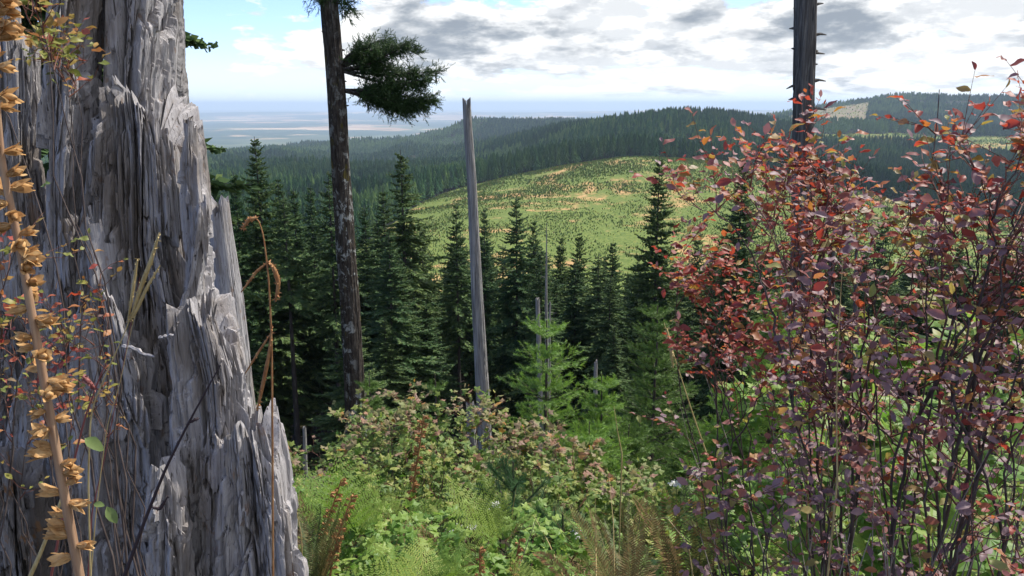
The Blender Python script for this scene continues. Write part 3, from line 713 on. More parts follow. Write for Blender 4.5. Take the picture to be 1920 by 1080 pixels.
snag('broken_snag', 'short pale snag just right of the thin white spire', [(1031, 572, 31.0), (1030, 700, 31), (1029, 760, 31)], [.04, .06, .07], M_snag, 47, sides=20, rows=120, stubs=[(586, 1, .25, 0)])
snag('broken_snag', 'small pointed grey snag between the two green young firs', [(1117, 684, 30.0), (1116, 760, 30)], [.07, .09], M_snag, 48, sides=24, rows=100)
snag('broken_snag', 'grey snag stub behind the maple leaves below the bare pole', [(882, 770, 12.0), (885, 830, 12)], [.07, .08], M_snag, 49, sides=24, rows=60)
snag('dead_tree', 'small black dead tree poking out of the huckleberry leaves', [(1607, 425, 46.0), (1605, 500, 46), (1603, 640, 46)], [.03, .1, .16], M_snagd, 50, sides=16, rows=100, stubs=[(470, -1, .8, -.2), (490, 1, .9, -.2), (455, 1, .5, -.1), (520, -1, .9, -.2)])
snag('dead_tree', 'dark dead trunk rising behind the red leaves right of the young fir', [(1560, 480, 20.0), (1556, 700, 20)], [.07, .11], M_snagd, 51, sides=24, rows=120)
snag('broken_snag', 'low pale broken snag at the foot of the dark forest', [(1128, 830, 26), (1128, 900, 26)], [.06, .08], M_snag, 52, sides=16, rows=40)
snag('broken_snag', 'tiny grey snag at the left foot of the forest', [(571, 808, 30), (572, 860, 30)], [.07, .09], M_snag, 53, sides=16, rows=60)

# the living trunk with lichen and its flag-like bough
def bark(t):
    p = pos(t); b = t.ramp(t.noise(t.scale(p, (14, 14, 4)), 1.0, 6, .7), [(.3, (.022, .018, .015)), (.5, (.060, .050, .042)), (.7, (.12, .105, .09))])
    li = t.math('MULTIPLY', t.smooth(t.noise(t.scale(p, (5, 5, 3.2)), 1.0, 6, .72, .4), .53, .59), t.smooth(t.noise(t.scale(p, (1, 1, .35)), 1.0, 2), .38, .55))
    pt = t.n('ShaderNodeSeparateXYZ'); t.L.new(p, pt.inputs[0]); low = t.smooth(pt.outputs[2], 3.5, -2.5)
    c = t.mix(t.math('MULTIPLY', li, t.math('ADD', .25, t.math('MULTIPLY', low, .75))), b, (.36, .37, .35))
    return t.mix(t.smooth(t.noise(t.scale(p, (4, 4, 2)), 1, 3), .62, .7), c, (.09, .075, .025))
M_bark = mat('lichen_bark', bark, .95, spec=.08, bump=bmp((22, 22, 6), .05))
lt = snag('lichened_tree', 'tall dark bark trunk with white lichen patches and one dense bough', [(600, -300, 22.0), (616, 0, 22.0), (630, 160, 22), (644, 400, 22), (658, 600, 22), (667, 780, 22)], [.21, .225, .24, .255, .28, .31], M_bark, 60, cat='tree', rough=1.3, sides=90, rows=700, stubs=((95, 1, .16, .1), (152, 1, .14, 0), (198, 1, .16, .05), (60, -1, .12, .1), (330, -1, .14, 0), (420, 1, .12, -.1), (520, -1, .18, -.2)))
LB = np.array(lt.location)
M_bough = mat('dark_needles', lambda t: t.ramp(isrand(t), [(0, (.018, .046, .012)), (.6, (.035, .078, .018)), (1, (.06, .11, .025))]), .6, .25, .4)
def needle_shoots(mb, P0, P1, per, nl, nw, m=0, flat=.35, seed=0, fwd=.8):
    """needles round many short shoots at once"""
    r = np.random.default_rng(seed); n = len(P0)
    u = np.tile(np.linspace(.02, 1, per), n) + r.normal(0, .01, n * per); i = np.repeat(np.arange(n), per)
    ax = P1 - P0; ln = np.linalg.norm(ax, axis=1)[:, None] + 1e-9; t = ax / ln
    ref = np.where(np.abs(t[:, 2:3]) > .9, np.array([[1., 0, 0]]), np.array([[0, 0, 1.]])); s = np.cross(t, ref); s /= np.linalg.norm(s, axis=1)[:, None]; w_ = np.cross(s, t)
    ph = r.uniform(0, 6.283, n * per); rd = s[i] * np.cos(ph)[:, None] + w_[i] * (np.sin(ph) * (1 - flat))[:, None]
    d = rd + t[i] * fwd * r.uniform(.6, 1.3, n * per)[:, None]; d /= np.linalg.norm(d, axis=1)[:, None]
    c = P0[i] + ax[i] * u[:, None]; l = nl * r.uniform(.75, 1.15, n * per)
    sd = np.cross(d, t[i]); sd /= np.linalg.norm(sd, axis=1)[:, None] + 1e-9
    V = np.stack([c - sd * nw, c + sd * nw, c + d * l[:, None]], 1).reshape(-1, 3)
    mb.add(V, np.arange(len(V)).reshape(-1, 3), m)
def bough(p0, tips, r0, seed, dens=44, tw=.34, name='bough', curve=.15):
    """one branch: limb to its spread tips with hanging needle shoots"""
    r = np.random.default_rng(seed); mb = MB(); fb = MB(); A0, A1 = [], []
    for q, tp in enumerate(tips):
        n = 12; u = np.linspace(0, 1, n)[:, None]; L = np.linalg.norm(tp - p0)
        ax = p0 + (tp - p0) * u + np.array([0, 0, 1.0]) * (curve * L * np.sin(u * 3.14)) * r.uniform(-.6, 1) + np.cumsum(r.normal(0, .012 * L, (n, 3)), 0) * u
        mb.tube(ax - LB, r0 * (1 - .85 * u[:, 0]), 6, 0)
        for k in range(int(dens * L)):
            v_ = r.uniform(.30 if q else .42, 1.0); c = np.array([np.interp(v_, u[:, 0], ax[:, j]) for j in range(3)])
            d = (tp - p0) / L + r.normal(0, .75, 3); d[2] -= .15; d /= np.linalg.norm(d); l1 = tw * r.uniform(.5, 1.2)
            e_ = c + d * l1 + (0, 0, -.25 * l1 * l1)
            for m_ in range(6):
                w_ = r.uniform(.1, 1); s0 = c + (e_ - c) * w_; d2 = d + r.normal(0, .55, 3); d2 /= np.linalg.norm(d2); A0.append(s0); A1.append(s0 + d2 * r.uniform(.08, .19))
            A0.append(c); A1.append(e_)
    A0, A1 = np.array(A0), np.array(A1)
    needle_shoots(fb, A0 - LB, A1 - LB, 16, .042, .007, 0, .2, seed)
    b = link('branch', mb.mesh('branch', [M_bark], True), lt); link('needles', fb.mesh('needles', [M_bough]), b)
def P3(l): return [pix(x, y, d) for x, y, d in l]
bough(pix(632, 130, 22), P3([(735, 90, 22), (760, 92, 21.6), (790, 108, 21.7), (815, 128, 22), (780, 135, 22.5), (700, 92, 21.4), (690, 120, 22.4), (745, 130, 22.2), (675, 95, 22.0), (720, 82, 22.3), (800, 150, 21.8)]), .05, 1)
bough(pix(634, 168, 22), P3([(755, 175, 22), (790, 165, 21.7), (810, 185, 22), (770, 205, 22.3), (745, 195, 21.6), (735, 205, 22.2), (800, 200, 22.4), (785, 150, 22.1), (765, 222, 21.9), (820, 172, 22.2)]), .035, 2, curve=-.1)
bough(pix(618, -30, 22), P3([(655, 5, 21.8), (650, 30, 22), (660, 20, 22.2), (670, -20, 22)]), .03, 3, dens=22, curve=.05)
bough(pix(610, -40, 22), P3([(590, -5, 22), (585, -20, 21.8), (600, 5, 21.6), (570, -50, 22)]), .03, 4, dens=20, curve=.05)
bough(pix(612, -60, 22), P3([(720, -60, 21.8), (735, -20, 22), (700, -90, 22.2)]), .03, 5, dens=16, curve=.2)
bough(pix(606, -180, 22), P3([(480, -150, 21.8), (500, -190, 22.6), (520, -230, 21.2)]), .03, 6, dens=18, curve=.1)
# the conifer whose boughs show round the edges of the stump
hk = conifer(77, 28, .12, 4.4, .42, 0, 1.7)
xx, yy = pix(138, 100, 19)[:2]
e = link('conifer', None, loc=(xx, yy, float(ground(xx, yy)) - .3)); link('trunk', hk[0], e); link('crown', hk[1], e)
tag(e, 'dark conifer standing behind the stump with boughs showing past its edge', 'tree')
# ------------------------------------------------------------------ leaves
def leaf_mesh(name, outline, m, fold=.25, droop=.2, seed=0):
    """outline: (x along the leaf, half width); folded along the midrib, tip drooping; unit length"""
    r = np.random.default_rng(seed); V, F = [], []
    n = len(outline)
    for x, h in outline:
        z = -droop * x * x + .04 * r.normal(); V += [(x, h, z + fold * h + .03 * r.normal()), (x, 0, z), (x, -h, z + fold * h + .03 * r.normal())]
    for k in range(n - 1):
        a = k * 3; b = a + 3
        F += [(a, b, b + 1), (a, b + 1, a + 1), (a + 1, b + 1, b + 2), (a + 1, b + 2, a + 2)]
    return mesh_np(name, V, F, [m], smooth=True)
def lobed_mesh(name, m, lobes=5, seed=0, depth=.60):
    """a hand-shaped leaf: toothed lobes round the end of the stalk"""
    r = np.random.default_rng(seed); V = [(0, 0, 0)]; K = []
    angs = np.linspace(-2.25, 2.25, lobes); ln = np.array([.55, .85, 1.0, .85, .55]) if lobes == 5 else np.array([.5, .72, .92, 1.0, .92, .72, .5])
    for k in range(lobes):
        a, l = angs[k], ln[k] * r.uniform(.9, 1.08) * .62; da = 4.5 / (lobes - 1)
        if k: K.append((a - da / 2, l * depth))
        K += [(a - da * .27, l * .72), (a, l), (a + da * .27, l * .72)]
    K = [(-2.9, .13)] + K + [(2.9, .13)]
    for a, l in K:
        V.append((.38 + l * math.cos(a), l * math.sin(a) * 1.05, -.12 * l * l - .10 * abs(math.sin(a * 2)) * l + .03 * r.normal()))
    V[0] = (.38, 0, .04)
    F = [(0, q, q + 1) for q in range(1, len(V) - 1)]; V.append((0, 0, 0)); F.append((0, len(V) - 2, 1))
    return mesh_np(name, V, F, [m], smooth=False)
def geom(me):
    V = np.empty(len(me.vertices) * 3, np.float32); me.vertices.foreach_get('co', V)
    F = np.empty(len(me.polygons) * 3, np.int32); me.polygons.foreach_get('vertices', F)
    return V.reshape(-1, 3), F.reshape(-1, 3)
def frame(d, up):
    x = d / (np.linalg.norm(d, axis=-1, keepdims=True) + 1e-9); y = np.cross(up, x); y = y / (np.linalg.norm(y, axis=-1, keepdims=True) + 1e-9); z = np.cross(x, y)
    return np.stack([x, y, z], -1)
from mathutils import Matrix
def place_leaves(parent, base, P, Dr, Up, Sz, meshes, which, maxobj, name='leaf', stuff=None):
    """the nearest leaves are parts of their own, the rest one part of kind stuff"""
    P = np.asarray(P); Mx = frame(np.asarray(Dr), np.asarray(Up)); Sz = np.asarray(Sz)
    d = np.linalg.norm(P - np.array((0, 0, EYE)), axis=1) / Sz
    depth = P[:, 1] * CP - (P[:, 2] - EYE) * SP; upv = P[:, 1] * SP + (P[:, 2] - EYE) * CP
    inn = (np.abs(P[:, 0] / np.maximum(depth, .1)) < .66) & (np.abs(upv / np.maximum(depth, .1)) < .38)
    order = np.argsort(d + 1e6 * ~inn); ob_ = order[:maxobj]; ob_ = ob_[inn[ob_]]; rest = np.setdiff1d(order, ob_)
    for q in ob_:
        o = bpy.data.objects.new(name, meshes[0][which[q]]); C.objects.link(o); o.parent = parent
        M3 = Mx[q] * Sz[q]; pb = P[q] - base
        o.matrix_basis = Matrix([[*M3[0], pb[0]], [*M3[1], pb[1]], [*M3[2], pb[2]], [0, 0, 0, 1]])
    if len(rest):
        VV, FF, MM = [], [], []; n0 = 0; mats_ = list(dict.fromkeys(m.materials[0] for m in meshes[1]))
        for k, me in enumerate(meshes[1]):
            idx = rest[which[rest] == k]
            if not len(idx): continue
            v, f = geom(me)
            W_ = np.einsum('nij,vj->nvi', Mx[idx] * Sz[idx][:, None, None], v) + (P[idx] - base)[:, None, :]
            VV.append(W_.reshape(-1, 3)); FF.append((f[None] + (np.arange(len(idx)) * len(v))[:, None, None] + n0).reshape(-1, 3)); n0 += len(idx) * len(v)
            MM.append(np.full(len(idx) * len(f), mats_.index(me.materials[0])))
        link(stuff or 'leaves', mesh_np(stuff or 'leaves', np.concatenate(VV), np.concatenate(FF), mats_, np.concatenate(MM), True), parent, kind='stuff')
def two(name, stops, rough, trans, spec, tstops=None):
    """the same leaf colours for single leaves (varied by object) and for joined ones (varied by island)"""
    o = []
    for rf in (obrand, isrand):
        o.append(mat(name, lambda t: t.ramp(rf(t), stops), rough, trans, spec, tcol=(lambda t, c: t.ramp(rf(t), tstops)) if tstops else None))
    return o
HB = two('huckleberry_leaf', [(0, (.15, .10, .12)), (.25, (.25, .17, .19)), (.52, (.31, .22, .23)), (.66, (.27, .11, .10)), (.78, (.38, .12, .09)), (.86, (.28, .24, .09)), (.93, (.22, .26, .08)), (1, (.48, .07, .05))], .52, .38, .32,
         [(0, (.28, .11, .12)), (.3, (.36, .17, .15)), (.6, (.48, .15, .10)), (.8, (.60, .26, .07)), (.93, (.42, .42, .08)), (1, (.7, .09, .04))])
HBr = two('huckleberry_leaf_red', [(0, (.15, .06, .065)), (.3, (.24, .065, .055)), (.6, (.33, .07, .05)), (.84, (.32, .13, .05)), (.92, (.24, .22, .06)), (1, (.26, .15, .15))], .5, .38, .35,
          [(0, (.35, .05, .04)), (.5, (.6, .09, .04)), (.8, (.6, .22, .05)), (1, (.42, .36, .06))])
GM = two('maple_leaf_green', [(0, (.08, .14, .03)), (.4, (.13, .19, .04)), (.75, (.21, .26, .06)), (1, (.30, .29, .08))], .55, .35, .35, [(0, (.12, .26, .03)), (.5, (.22, .36, .04)), (1, (.38, .45, .06))])
PM = two('maple_leaf_blushing', [(0, (.24, .16, .12)), (.3, (.23, .19, .09)), (.6, (.17, .20, .06)), (.8, (.27, .16, .12)), (.93, (.33, .17, .10)), (1, (.42, .24, .04))], .55, .35, .35,
         [(0, (.36, .27, .13)), (.5, (.30, .36, .09)), (.85, (.40, .25, .13)), (1, (.6, .3, .03))])
BG = two('bright_green_leaf', [(0, (.10, .20, .04)), (.5, (.17, .28, .055)), (1, (.27, .36, .08))], .5, .4, .35, [(0, (.16, .34, .04)), (1, (.34, .48, .08))])
YG = two('yellowing_leaf', [(0, (.14, .17, .04)), (.4, (.24, .24, .05)), (.7, (.38, .22, .06)), (1, (.36, .10, .06))], .5, .35, .35)
ov = [(0, .02), (.15, .14), (.35, .25), (.55, .27), (.78, .18), (1.0, .015)]
ov2 = [(0, .02), (.2, .19), (.45, .28), (.7, .24), (.88, .13), (1.0, .02)]
def pair(f, n):   # [object meshes], [joined meshes] per colour set
    return lambda mats_: [[f(k, mm) for k in range(n)] for mm in mats_]
def lm(pr, n=4): return [[leaf_mesh('leaf', (ov, ov2)[k % 2], pr[0], (.25, .5, .1, .35)[k], (.2, .4, .05, .3)[k], k) for k in range(n)], [leaf_mesh('leaf', (ov, ov2)[k % 2], pr[1], (.25, .5, .1, .35)[k], (.2, .4, .05, .3)[k], k) for k in range(n)]]
def mm(pr, n=3, lobes=5): return [[lobed_mesh('leaf', pr[0], lobes, k) for k in range(n)], [lobed_mesh('leaf', pr[1], lobes, k) for k in range(n)]]
M_stem = mat('dark_stem', lambda t: t.ramp(t.noise(t.scale(pos(t), (90, 90, 25)), 1, 4), [(.3, (.035, .025, .022)), (.6, (.10, .075, .065)), (.8, (.17, .14, .125))]), .7, spec=.3)
M_twig = mat('red_twig', (.14, .055, .035), .6, spec=.3)
M_dry = mat('dry_twig', (.26, .22, .18), .8, spec=.2)

def bez(a, b, c, n):
    u = np.linspace(0, 1, n)[:, None]; return a * (1 - u) ** 2 + 2 * b * u * (1 - u) + c * u * u
def shrub(name, label, cat, group, base_px, tips, meshes, size, seed, nsec=7, sec=.30, lp=.020, r0=.006, maxobj=250, updroop=0.0, start=.3, blush=None, twl=(.06, .16), base_D=None, dry=0, horiz=.0, ntw=5):
    r = np.random.default_rng(seed)
    bD = base_D or float(np.mean([t_[2] for t_ in tips])); bx = pix(base_px, 900, bD)[0]
    bz = float(ground(bx, bD)); base = np.array([bx, bD, bz])
    root = link(name, None, loc=base); tag(root, label, cat, group)
    mb = MB(); P, Dr, Up, Sz, Hh = [], [], [], [], []
    prev = None; TP = np.array([pix(*t_) for t_ in tips]); env = lambda p: (TP[:, 2] + .02 - 1.6 * np.maximum(0, np.abs(p[0] - TP[:, 0]) - .035)).max() if name == 'huckleberry_bush' else 9e9
    for ti, (px, py, D) in enumerate(tips):
        tp = pix(px, py, D); L = np.linalg.norm(tp - base)
        b0 = base + np.array([r.normal(0, .10), r.normal(0, .07), -.03]); mid = (b0 + tp) / 2 + np.array([(tp[0] - b0[0]) * r.uniform(-.35, .25) + r.normal(0, .07 * L), r.normal(0, .05 * L), .05 * L])
        if prev is not None and ti % 3 and 'huckleberry_bush' == name:          # two of three limbs fork off the one before
            jf = int(r.uniform(7, 13)); b0 = prev[jf]; mid = (b0 + tp) / 2 + (prev[jf + 2] - prev[jf]) * .8 + r.normal(0, .04 * L, 3); r_ = r0 * .72
        else: r_ = r0
        n = 26; ax = bez(b0, mid, tp, n) + np.cumsum(r.normal(0, .008 * L, (n, 3)), 0) * np.linspace(0, 1, n)[:, None]
        prev = ax
        mb.tube(ax - base, r_ * (1.15 - .95 * np.linspace(0, 1, n)), 5, 0)
        kk = max(2, int(nsec * L / .9))
        for q in range(kk):
            u = start + (1 - start) * (q + r.uniform(0, 1)) / kk; c = np.array([np.interp(u * (n - 1), np.arange(n), ax[:, j]) for j in range(3)])
            tg = ax[min(n - 1, int(u * (n - 1)) + 1)] - ax[max(0, int(u * (n - 1)) - 1)]; tg /= np.linalg.norm(tg) + 1e-9
            a = r.uniform(0, 6.28); o = np.array([math.cos(a), math.sin(a), .1]); d = tg * r.uniform(.5, 1.1) + o * r.uniform(.5, 1.0); d[2] *= 1 - horiz; d /= np.linalg.norm(d)
            l = sec * min(L, 1.3) * (1.05 - .6 * u) * r.uniform(.55, 1.2)
            while l > .03 and (c + d * (l + .07))[2] > env(c + d * (l + .07)): l *= .7
            if l <= .03 and c[2] > env(c) + .03: continue
            e_ = c + d * l + np.array([0, 0, .12 * l])
            sx = bez(c, (c + e_) / 2 + r.normal(0, .06 * l, 3) + (0, 0, -.05 * l), e_, 8)
            mb.tube(sx - base, r0 * .42 * (1.1 - .8 * np.linspace(0, 1, 8)), 4, 1, False)
            for w_ in range(ntw + 1):
                v_ = 1.0 if w_ == ntw else r.uniform(.25, 1); c2 = np.array([np.interp(v_ * 7, np.arange(8), sx[:, j]) for j in range(3)])
                d2 = d + r.normal(0, .55, 3) + (0, 0, .25); d2[2] *= 1 - horiz * .6; d2 /= np.linalg.norm(d2); l2 = r.uniform(*twl)
                tx = np.array([c2, c2 + d2 * l2 * .5 + r.normal(0, .004, 3), c2 + d2 * l2]); mb.tube(tx - base, [r0 * .2, r0 * .16, r0 * .1], 3, 1, False)
                nl = max(2, int(l2 / lp)); s = np.cross(d2, (0, 0, 1)); s /= np.linalg.norm(s) + 1e-9
                for g_ in range(nl + 1):
                    f = (g_ + .6) / nl; pp = c2 + d2 * l2 * min(f, 1); sg = 1 if g_ % 2 else -1
                    dl = d2 * (.5 if g_ < nl else 1.2) + s * sg * (1 if g_ < nl else .1) + r.normal(0, .28, 3) + (0, 0, updroop); up = np.array([0, 0, 1.0]) + r.normal(0, .38, 3) + (0, -.25, 0)
                    P.append(pp); Dr.append(dl); Up.append(up); Sz.append(size * (1.0 if 'huckle' in name else 1) * r.uniform(.5, 1.2) * (.75 if g_ == nl else 1)); Hh.append(u)
    for q in range(dry):
        b0 = base + np.array([r.normal(0, .12), r.normal(0, .1), .1]); tp = tips[r.integers(len(tips))]; tp = pix(tp[0] + r.normal(0, 90), min(1000, tp[1] + r.uniform(200, 560)), tp[2])
        mb.tube(bez(b0, (b0 + tp) / 2 + r.normal(0, .05, 3), tp, 9) - base, .0026 * np.linspace(1.2, .4, 9), 4, 2, False)
    link('stems', mb.mesh('stems', [M_stem, M_twig, M_dry], True), root)
    P, Dr, Up, Sz, Hh = map(np.array, (P, Dr, Up, Sz, Hh)); which = r.integers(0, len(meshes[0]) // (2 if blush else 1), len(P))
    if blush:
        zz = (P[:, 2] - P[:, 2].min()) / (np.ptp(P[:, 2]) + 1e-6); k = r.random(len(P)) < ss(zz, blush[0], blush[1]) * blush[2]; which = which + k * (len(meshes[0]) // 2)
    place_leaves(root, base, P, Dr, Up, Sz, meshes, which, maxobj)
    return root
def cat_(a, b): return [a[0] + b[0], a[1] + b[1]]
HBm = cat_(lm(HB), lm(HBr)); MPm = cat_(mm(GM), mm(PM)); BGm = mm(BG, 3, 5); THm = mm(BG, 2, 5); YGm = lm(YG)
hgrp = 'red leaved huckleberry bushes on the right'
shrub('huckleberry_bush', 'tall red huckleberry spray reaching over the hills in front of the branchy dead trunk', 'shrub', hgrp, 1620,
      [(1440, 215, 2.0), (1400, 260, 1.95), (1375, 300, 2.0), (1475, 240, 2.05), (1535, 330, 2.1), (1500, 285, 2.0), (1560, 380, 2.0), (1430, 330, 1.9), (1480, 400, 2.0), (1540, 470, 2.1)], HBm, .033, 101, 4.2, 0.19, 00.0225, 0.0046, 300, ntw=3, blush=(.4, .95, .7), start=.42, base_D=1.9, dry=3)
shrub('huckleberry_bush', 'low red huckleberry with upright tips leaning left over the dark forest', 'shrub', hgrp, 1480,
      [(1290, 480, 2.3), (1330, 500, 2.2), (1265, 590, 2.3), (1380, 480, 2.3), (1420, 520, 2.2), (1310, 560, 2.35), (1350, 600, 2.25), (1400, 600, 2.1), (1440, 640, 2.2)], HBm, .031, 102, 3.0, 0.20, 00.0203, 0.0037, 300, ntw=3, blush=(.1, .6, .9), start=.45, dry=1)
shrub('huckleberry_bush', 'huckleberry bush with purple leaves and two thick black stems in the middle of the thicket', 'shrub', hgrp, 1660,
      [(1560, 520, 1.9), (1600, 480, 1.95), (1640, 440, 1.9), (1690, 470, 1.9), (1580, 620, 1.8), (1500, 600, 1.85), (1660, 560, 1.75), (1740, 420, 1.9), (1540, 700, 1.8), (1620, 380, 2.0)], HBm, .032, 103, 3.0, 0.26, 00.0214, 0.0053, 300, ntw=2, blush=(.6, 1, .4), start=.22, base_D=1.75, dry=8)
shrub('huckleberry_bush', 'huckleberry bush with few dark round leaves rising into the top right corner of the view', 'shrub', hgrp, 1800,
      [(1805, 265, 1.75), (1850, 255, 1.7), (1895, 235, 1.7), (1890, 290, 1.65), (1755, 320, 1.8), (1830, 290, 1.7), (1915, 320, 1.6), (1870, 350, 1.7), (1940, 280, 1.7), (1790, 380, 1.8)], HBm, .033, 104, 3.0, 0.17, 00.0270, 0.0053, 300, ntw=3, blush=(.45, .95, .75), start=.40, base_D=1.6, dry=3)
shrub('huckleberry_bush', 'dense huckleberry bush at the right edge with dusky purple leaves on brown stems', 'shrub', hgrp, 1850,
      [(1760, 480, 1.7), (1800, 460, 1.65), (1850, 470, 1.6), (1900, 440, 1.55), (1940, 480, 1.5), (1780, 600, 1.6), (1860, 600, 1.5), (1920, 640, 1.5), (1720, 560, 1.7), (1980, 560, 1.5)], HBm, .032, 105, 2.6, 0.26, 00.0214, 0.0050, 300, ntw=2, blush=(.7, 1, .4), start=.22, base_D=1.5, dry=8)
shrub('huckleberry_bush', 'low dusky huckleberry sprawling in front of the sword ferns', 'shrub', hgrp, 1480,
      [(1400, 700, 1.9), (1340, 880, 1.8), (1290, 960, 1.75), (1440, 760, 1.8), (1480, 820, 1.7), (1400, 900, 1.65), (1300, 1010, 1.7), (1530, 800, 1.65), (1460, 940, 1.6), (1560, 920, 1.55)], HBm, .030, 106, 2.5, 0.22, 00.0237, 0.0037, 300, ntw=2, blush=(.6, 1, .3), start=.2, base_D=1.6, dry=4)
shrub('huckleberry_bush', 'shaded huckleberry twigs with mixed green and red leaves at the lower right corner', 'shrub', hgrp, 1750,
      [(1760, 820, 1.5), (1840, 780, 1.5), (1900, 820, 1.45), (1680, 940, 1.4), (1800, 960, 1.4), (1880, 980, 1.4)], HBm, .029, 107, 2.8, 0.24, 00.0225, 0.0037, 300, ntw=2, blush=(.6, 1, .4), start=.15, base_D=1.45, dry=7)
YMm = mm(YG, 3, 5)
shrub('thimbleberry', 'thimbleberry with large green and yellow lobed leaves behind the red huckleberry', 'shrub', 'broad leaved plants behind the huckleberry', 1640,
      [(1630, 545, 3.0), (1600, 600, 2.9), (1560, 640, 3.0), (1480, 690, 3.0), (1440, 700, 3.1), (1700, 640, 2.9), (1760, 660, 2.8), (1820, 620, 2.8), (1880, 660, 2.8)], cat_(BGm, YMm), .105, 110, 4, .16, .07, .005, 250, blush=(.6, 1, .7), start=.3, horiz=.5)
shrub('thimbleberry', 'pale broad leaved thimbleberry among the lower huckleberry stems', 'shrub', 'broad leaved plants behind the huckleberry', 1760,
      [(1500, 800, 2.6), (1580, 780, 2.5), (1680, 800, 2.4), (1760, 860, 2.2), (1850, 860, 2.1), (1900, 760, 2.3), (1640, 900, 2.2), (1800, 980, 1.9)], BGm, .10, 111, 4, .18, .07, .005, 250, start=.3, horiz=.5)
shrub('thimbleberry', 'small thimbleberry with one yellow leaf beside the leaning straw blade', 'shrub', None, 1310,
      [(1290, 880, 3.2), (1320, 900, 3.1), (1350, 930, 3.0), (1265, 930, 3.1)], cat_(BGm, YMm), .08, 112, 4, .18, .05, .005, 120, blush=(.5, 1, .8), start=.3, horiz=.5)
# the bank of vine maple
mg = 'vine maple shrubs along the bank'
MP = [('vine maple nearest the stump with dusty pink top leaves', [(528, 850, 5.2), (560, 838, 5.4), (600, 850, 5.2), (575, 880, 4.8), (540, 900, 4.6)]),
      ('vine maple whose top stands before the foot of the lichened trunk', [(655, 800, 5.4), (685, 775, 5.5), (640, 830, 5.2), (700, 800, 5.2), (715, 770, 5.4), (620, 860, 5)]),
      ('tallest vine maple with two pinkish leaf towers left of the bare pole', [(745, 742, 5.0), (765, 760, 5.1), (735, 785, 4.9), (780, 775, 5.0), (800, 800, 4.9), (720, 820, 4.8)]),
      ('vine maple with blushing leaves at the foot of the bare pole', [(872, 745, 5.2), (885, 770, 5.2), (850, 790, 5.1), (820, 790, 5.2), (900, 800, 5.1), (930, 772, 5.4)]),
      ('vine maple turning orange pink between the pole and the bright young fir', [(940, 800, 5.0), (975, 810, 5.0), (1010, 815, 5.0), (1040, 800, 5.0), (1000, 845, 4.8), (960, 840, 4.8)]),
      ('vine maple with pink leaves in front of the bright young fir', [(1060, 845, 4.4), (1090, 850, 4.5), (1030, 860, 4.3), (1120, 870, 4.5), (1075, 880, 4.2)]),
      ('vine maple with pinkish leaves below the second young fir', [(1150, 870, 4.2), (1180, 880, 4.3), (1130, 895, 4.0), (1210, 895, 4.2), (1170, 910, 4.0)]),
      ('green vine maple filling the dip in the bank right of the stump', [(640, 890, 4.2), (690, 870, 4.2), (600, 905, 4.2), (720, 880, 4.2), (660, 920, 4)]),
      ('shaded deep green vine maple in the middle of the bank', [(760, 860, 4.4), (800, 850, 4.4), (840, 860, 4.3), (780, 900, 4.0), (830, 900, 4.0), (740, 900, 4.0)]),
      ('vine maple with one orange leaf in the middle of the bank', [(880, 860, 4.2), (910, 850, 4.3), (940, 870, 4.2), (890, 900, 4.0), (930, 920, 3.8), (860, 920, 3.9)]),
      ('vine maple with pale green leaves under the blushing ones at the centre', [(990, 880, 3.9), (1020, 890, 3.8), (1050, 910, 3.8), (980, 930, 3.6), (1030, 940, 3.5), (1080, 930, 3.6)]),
      ('vine maple in full shade under the middle of the bank', [(700, 940, 3.6), (750, 950, 3.5), (800, 950, 3.5), (850, 950, 3.5), (660, 960, 3.5), (900, 960, 3.4)])]
for q, (lab, tips) in enumerate(MP):
    bl = [(.5, .95, .7), (.5, .95, .7), (.5, .95, .8), (.5, .95, .7), (.4, .9, .8), (.35, .9, .75), (.5, .95, .7), (.8, 1, .4), (.9, 1, .2), (.6, 1, .4), (.7, 1, .3), (.9, 1, .1)][q]
    shrub('vine_maple', lab, 'shrub', mg, float(np.mean([t_[0] for t_ in tips])), tips, MPm, .062, 200 + q, 8, .20, .038, .006, 230, start=.25, blush=bl, horiz=.35, twl=(.05, .13), ntw=4)
# bright low leaves near the bottom of the view
lowg = 'low bright green leafy plants at the bottom'
for q, (lab, tips) in enumerate([('bright green lobed leaves beside the base of the stump', [(640, 950, 2.9), (600, 990, 2.7), (680, 965, 2.9), (720, 985, 2.8), (650, 1010, 2.6), (700, 1030, 2.5), (620, 1050, 2.5)]),
                                 ('bright green lobed leaves between the two lowest bracken fronds', [(760, 975, 2.8), (800, 990, 2.7), (780, 1040, 2.5), (850, 1000, 2.7), (730, 1060, 2.4), (830, 1060, 2.4)]),
                                 ('pale lobed leaves around the red brown stalks below the centre', [(900, 1010, 2.6), (940, 1000, 2.7), (980, 1020, 2.6), (1010, 985, 2.8), (920, 1050, 2.4), (1000, 1060, 2.4), (1050, 1010, 2.6)]),
                                 ('pale green leaves squeezed against the sword ferns', [(1040, 970, 3.0), (1070, 990, 2.9), (1090, 1040, 2.6), (1060, 1070, 2.5)])]):
    shrub('leafy_plant', lab, 'plant', lowg, float(np.mean([t_[0] for t_ in tips])), tips, BGm, .058, 300 + q, 10, .26, .036, .005, 230, start=.2, horiz=.4, twl=(.05, .12), ntw=4)
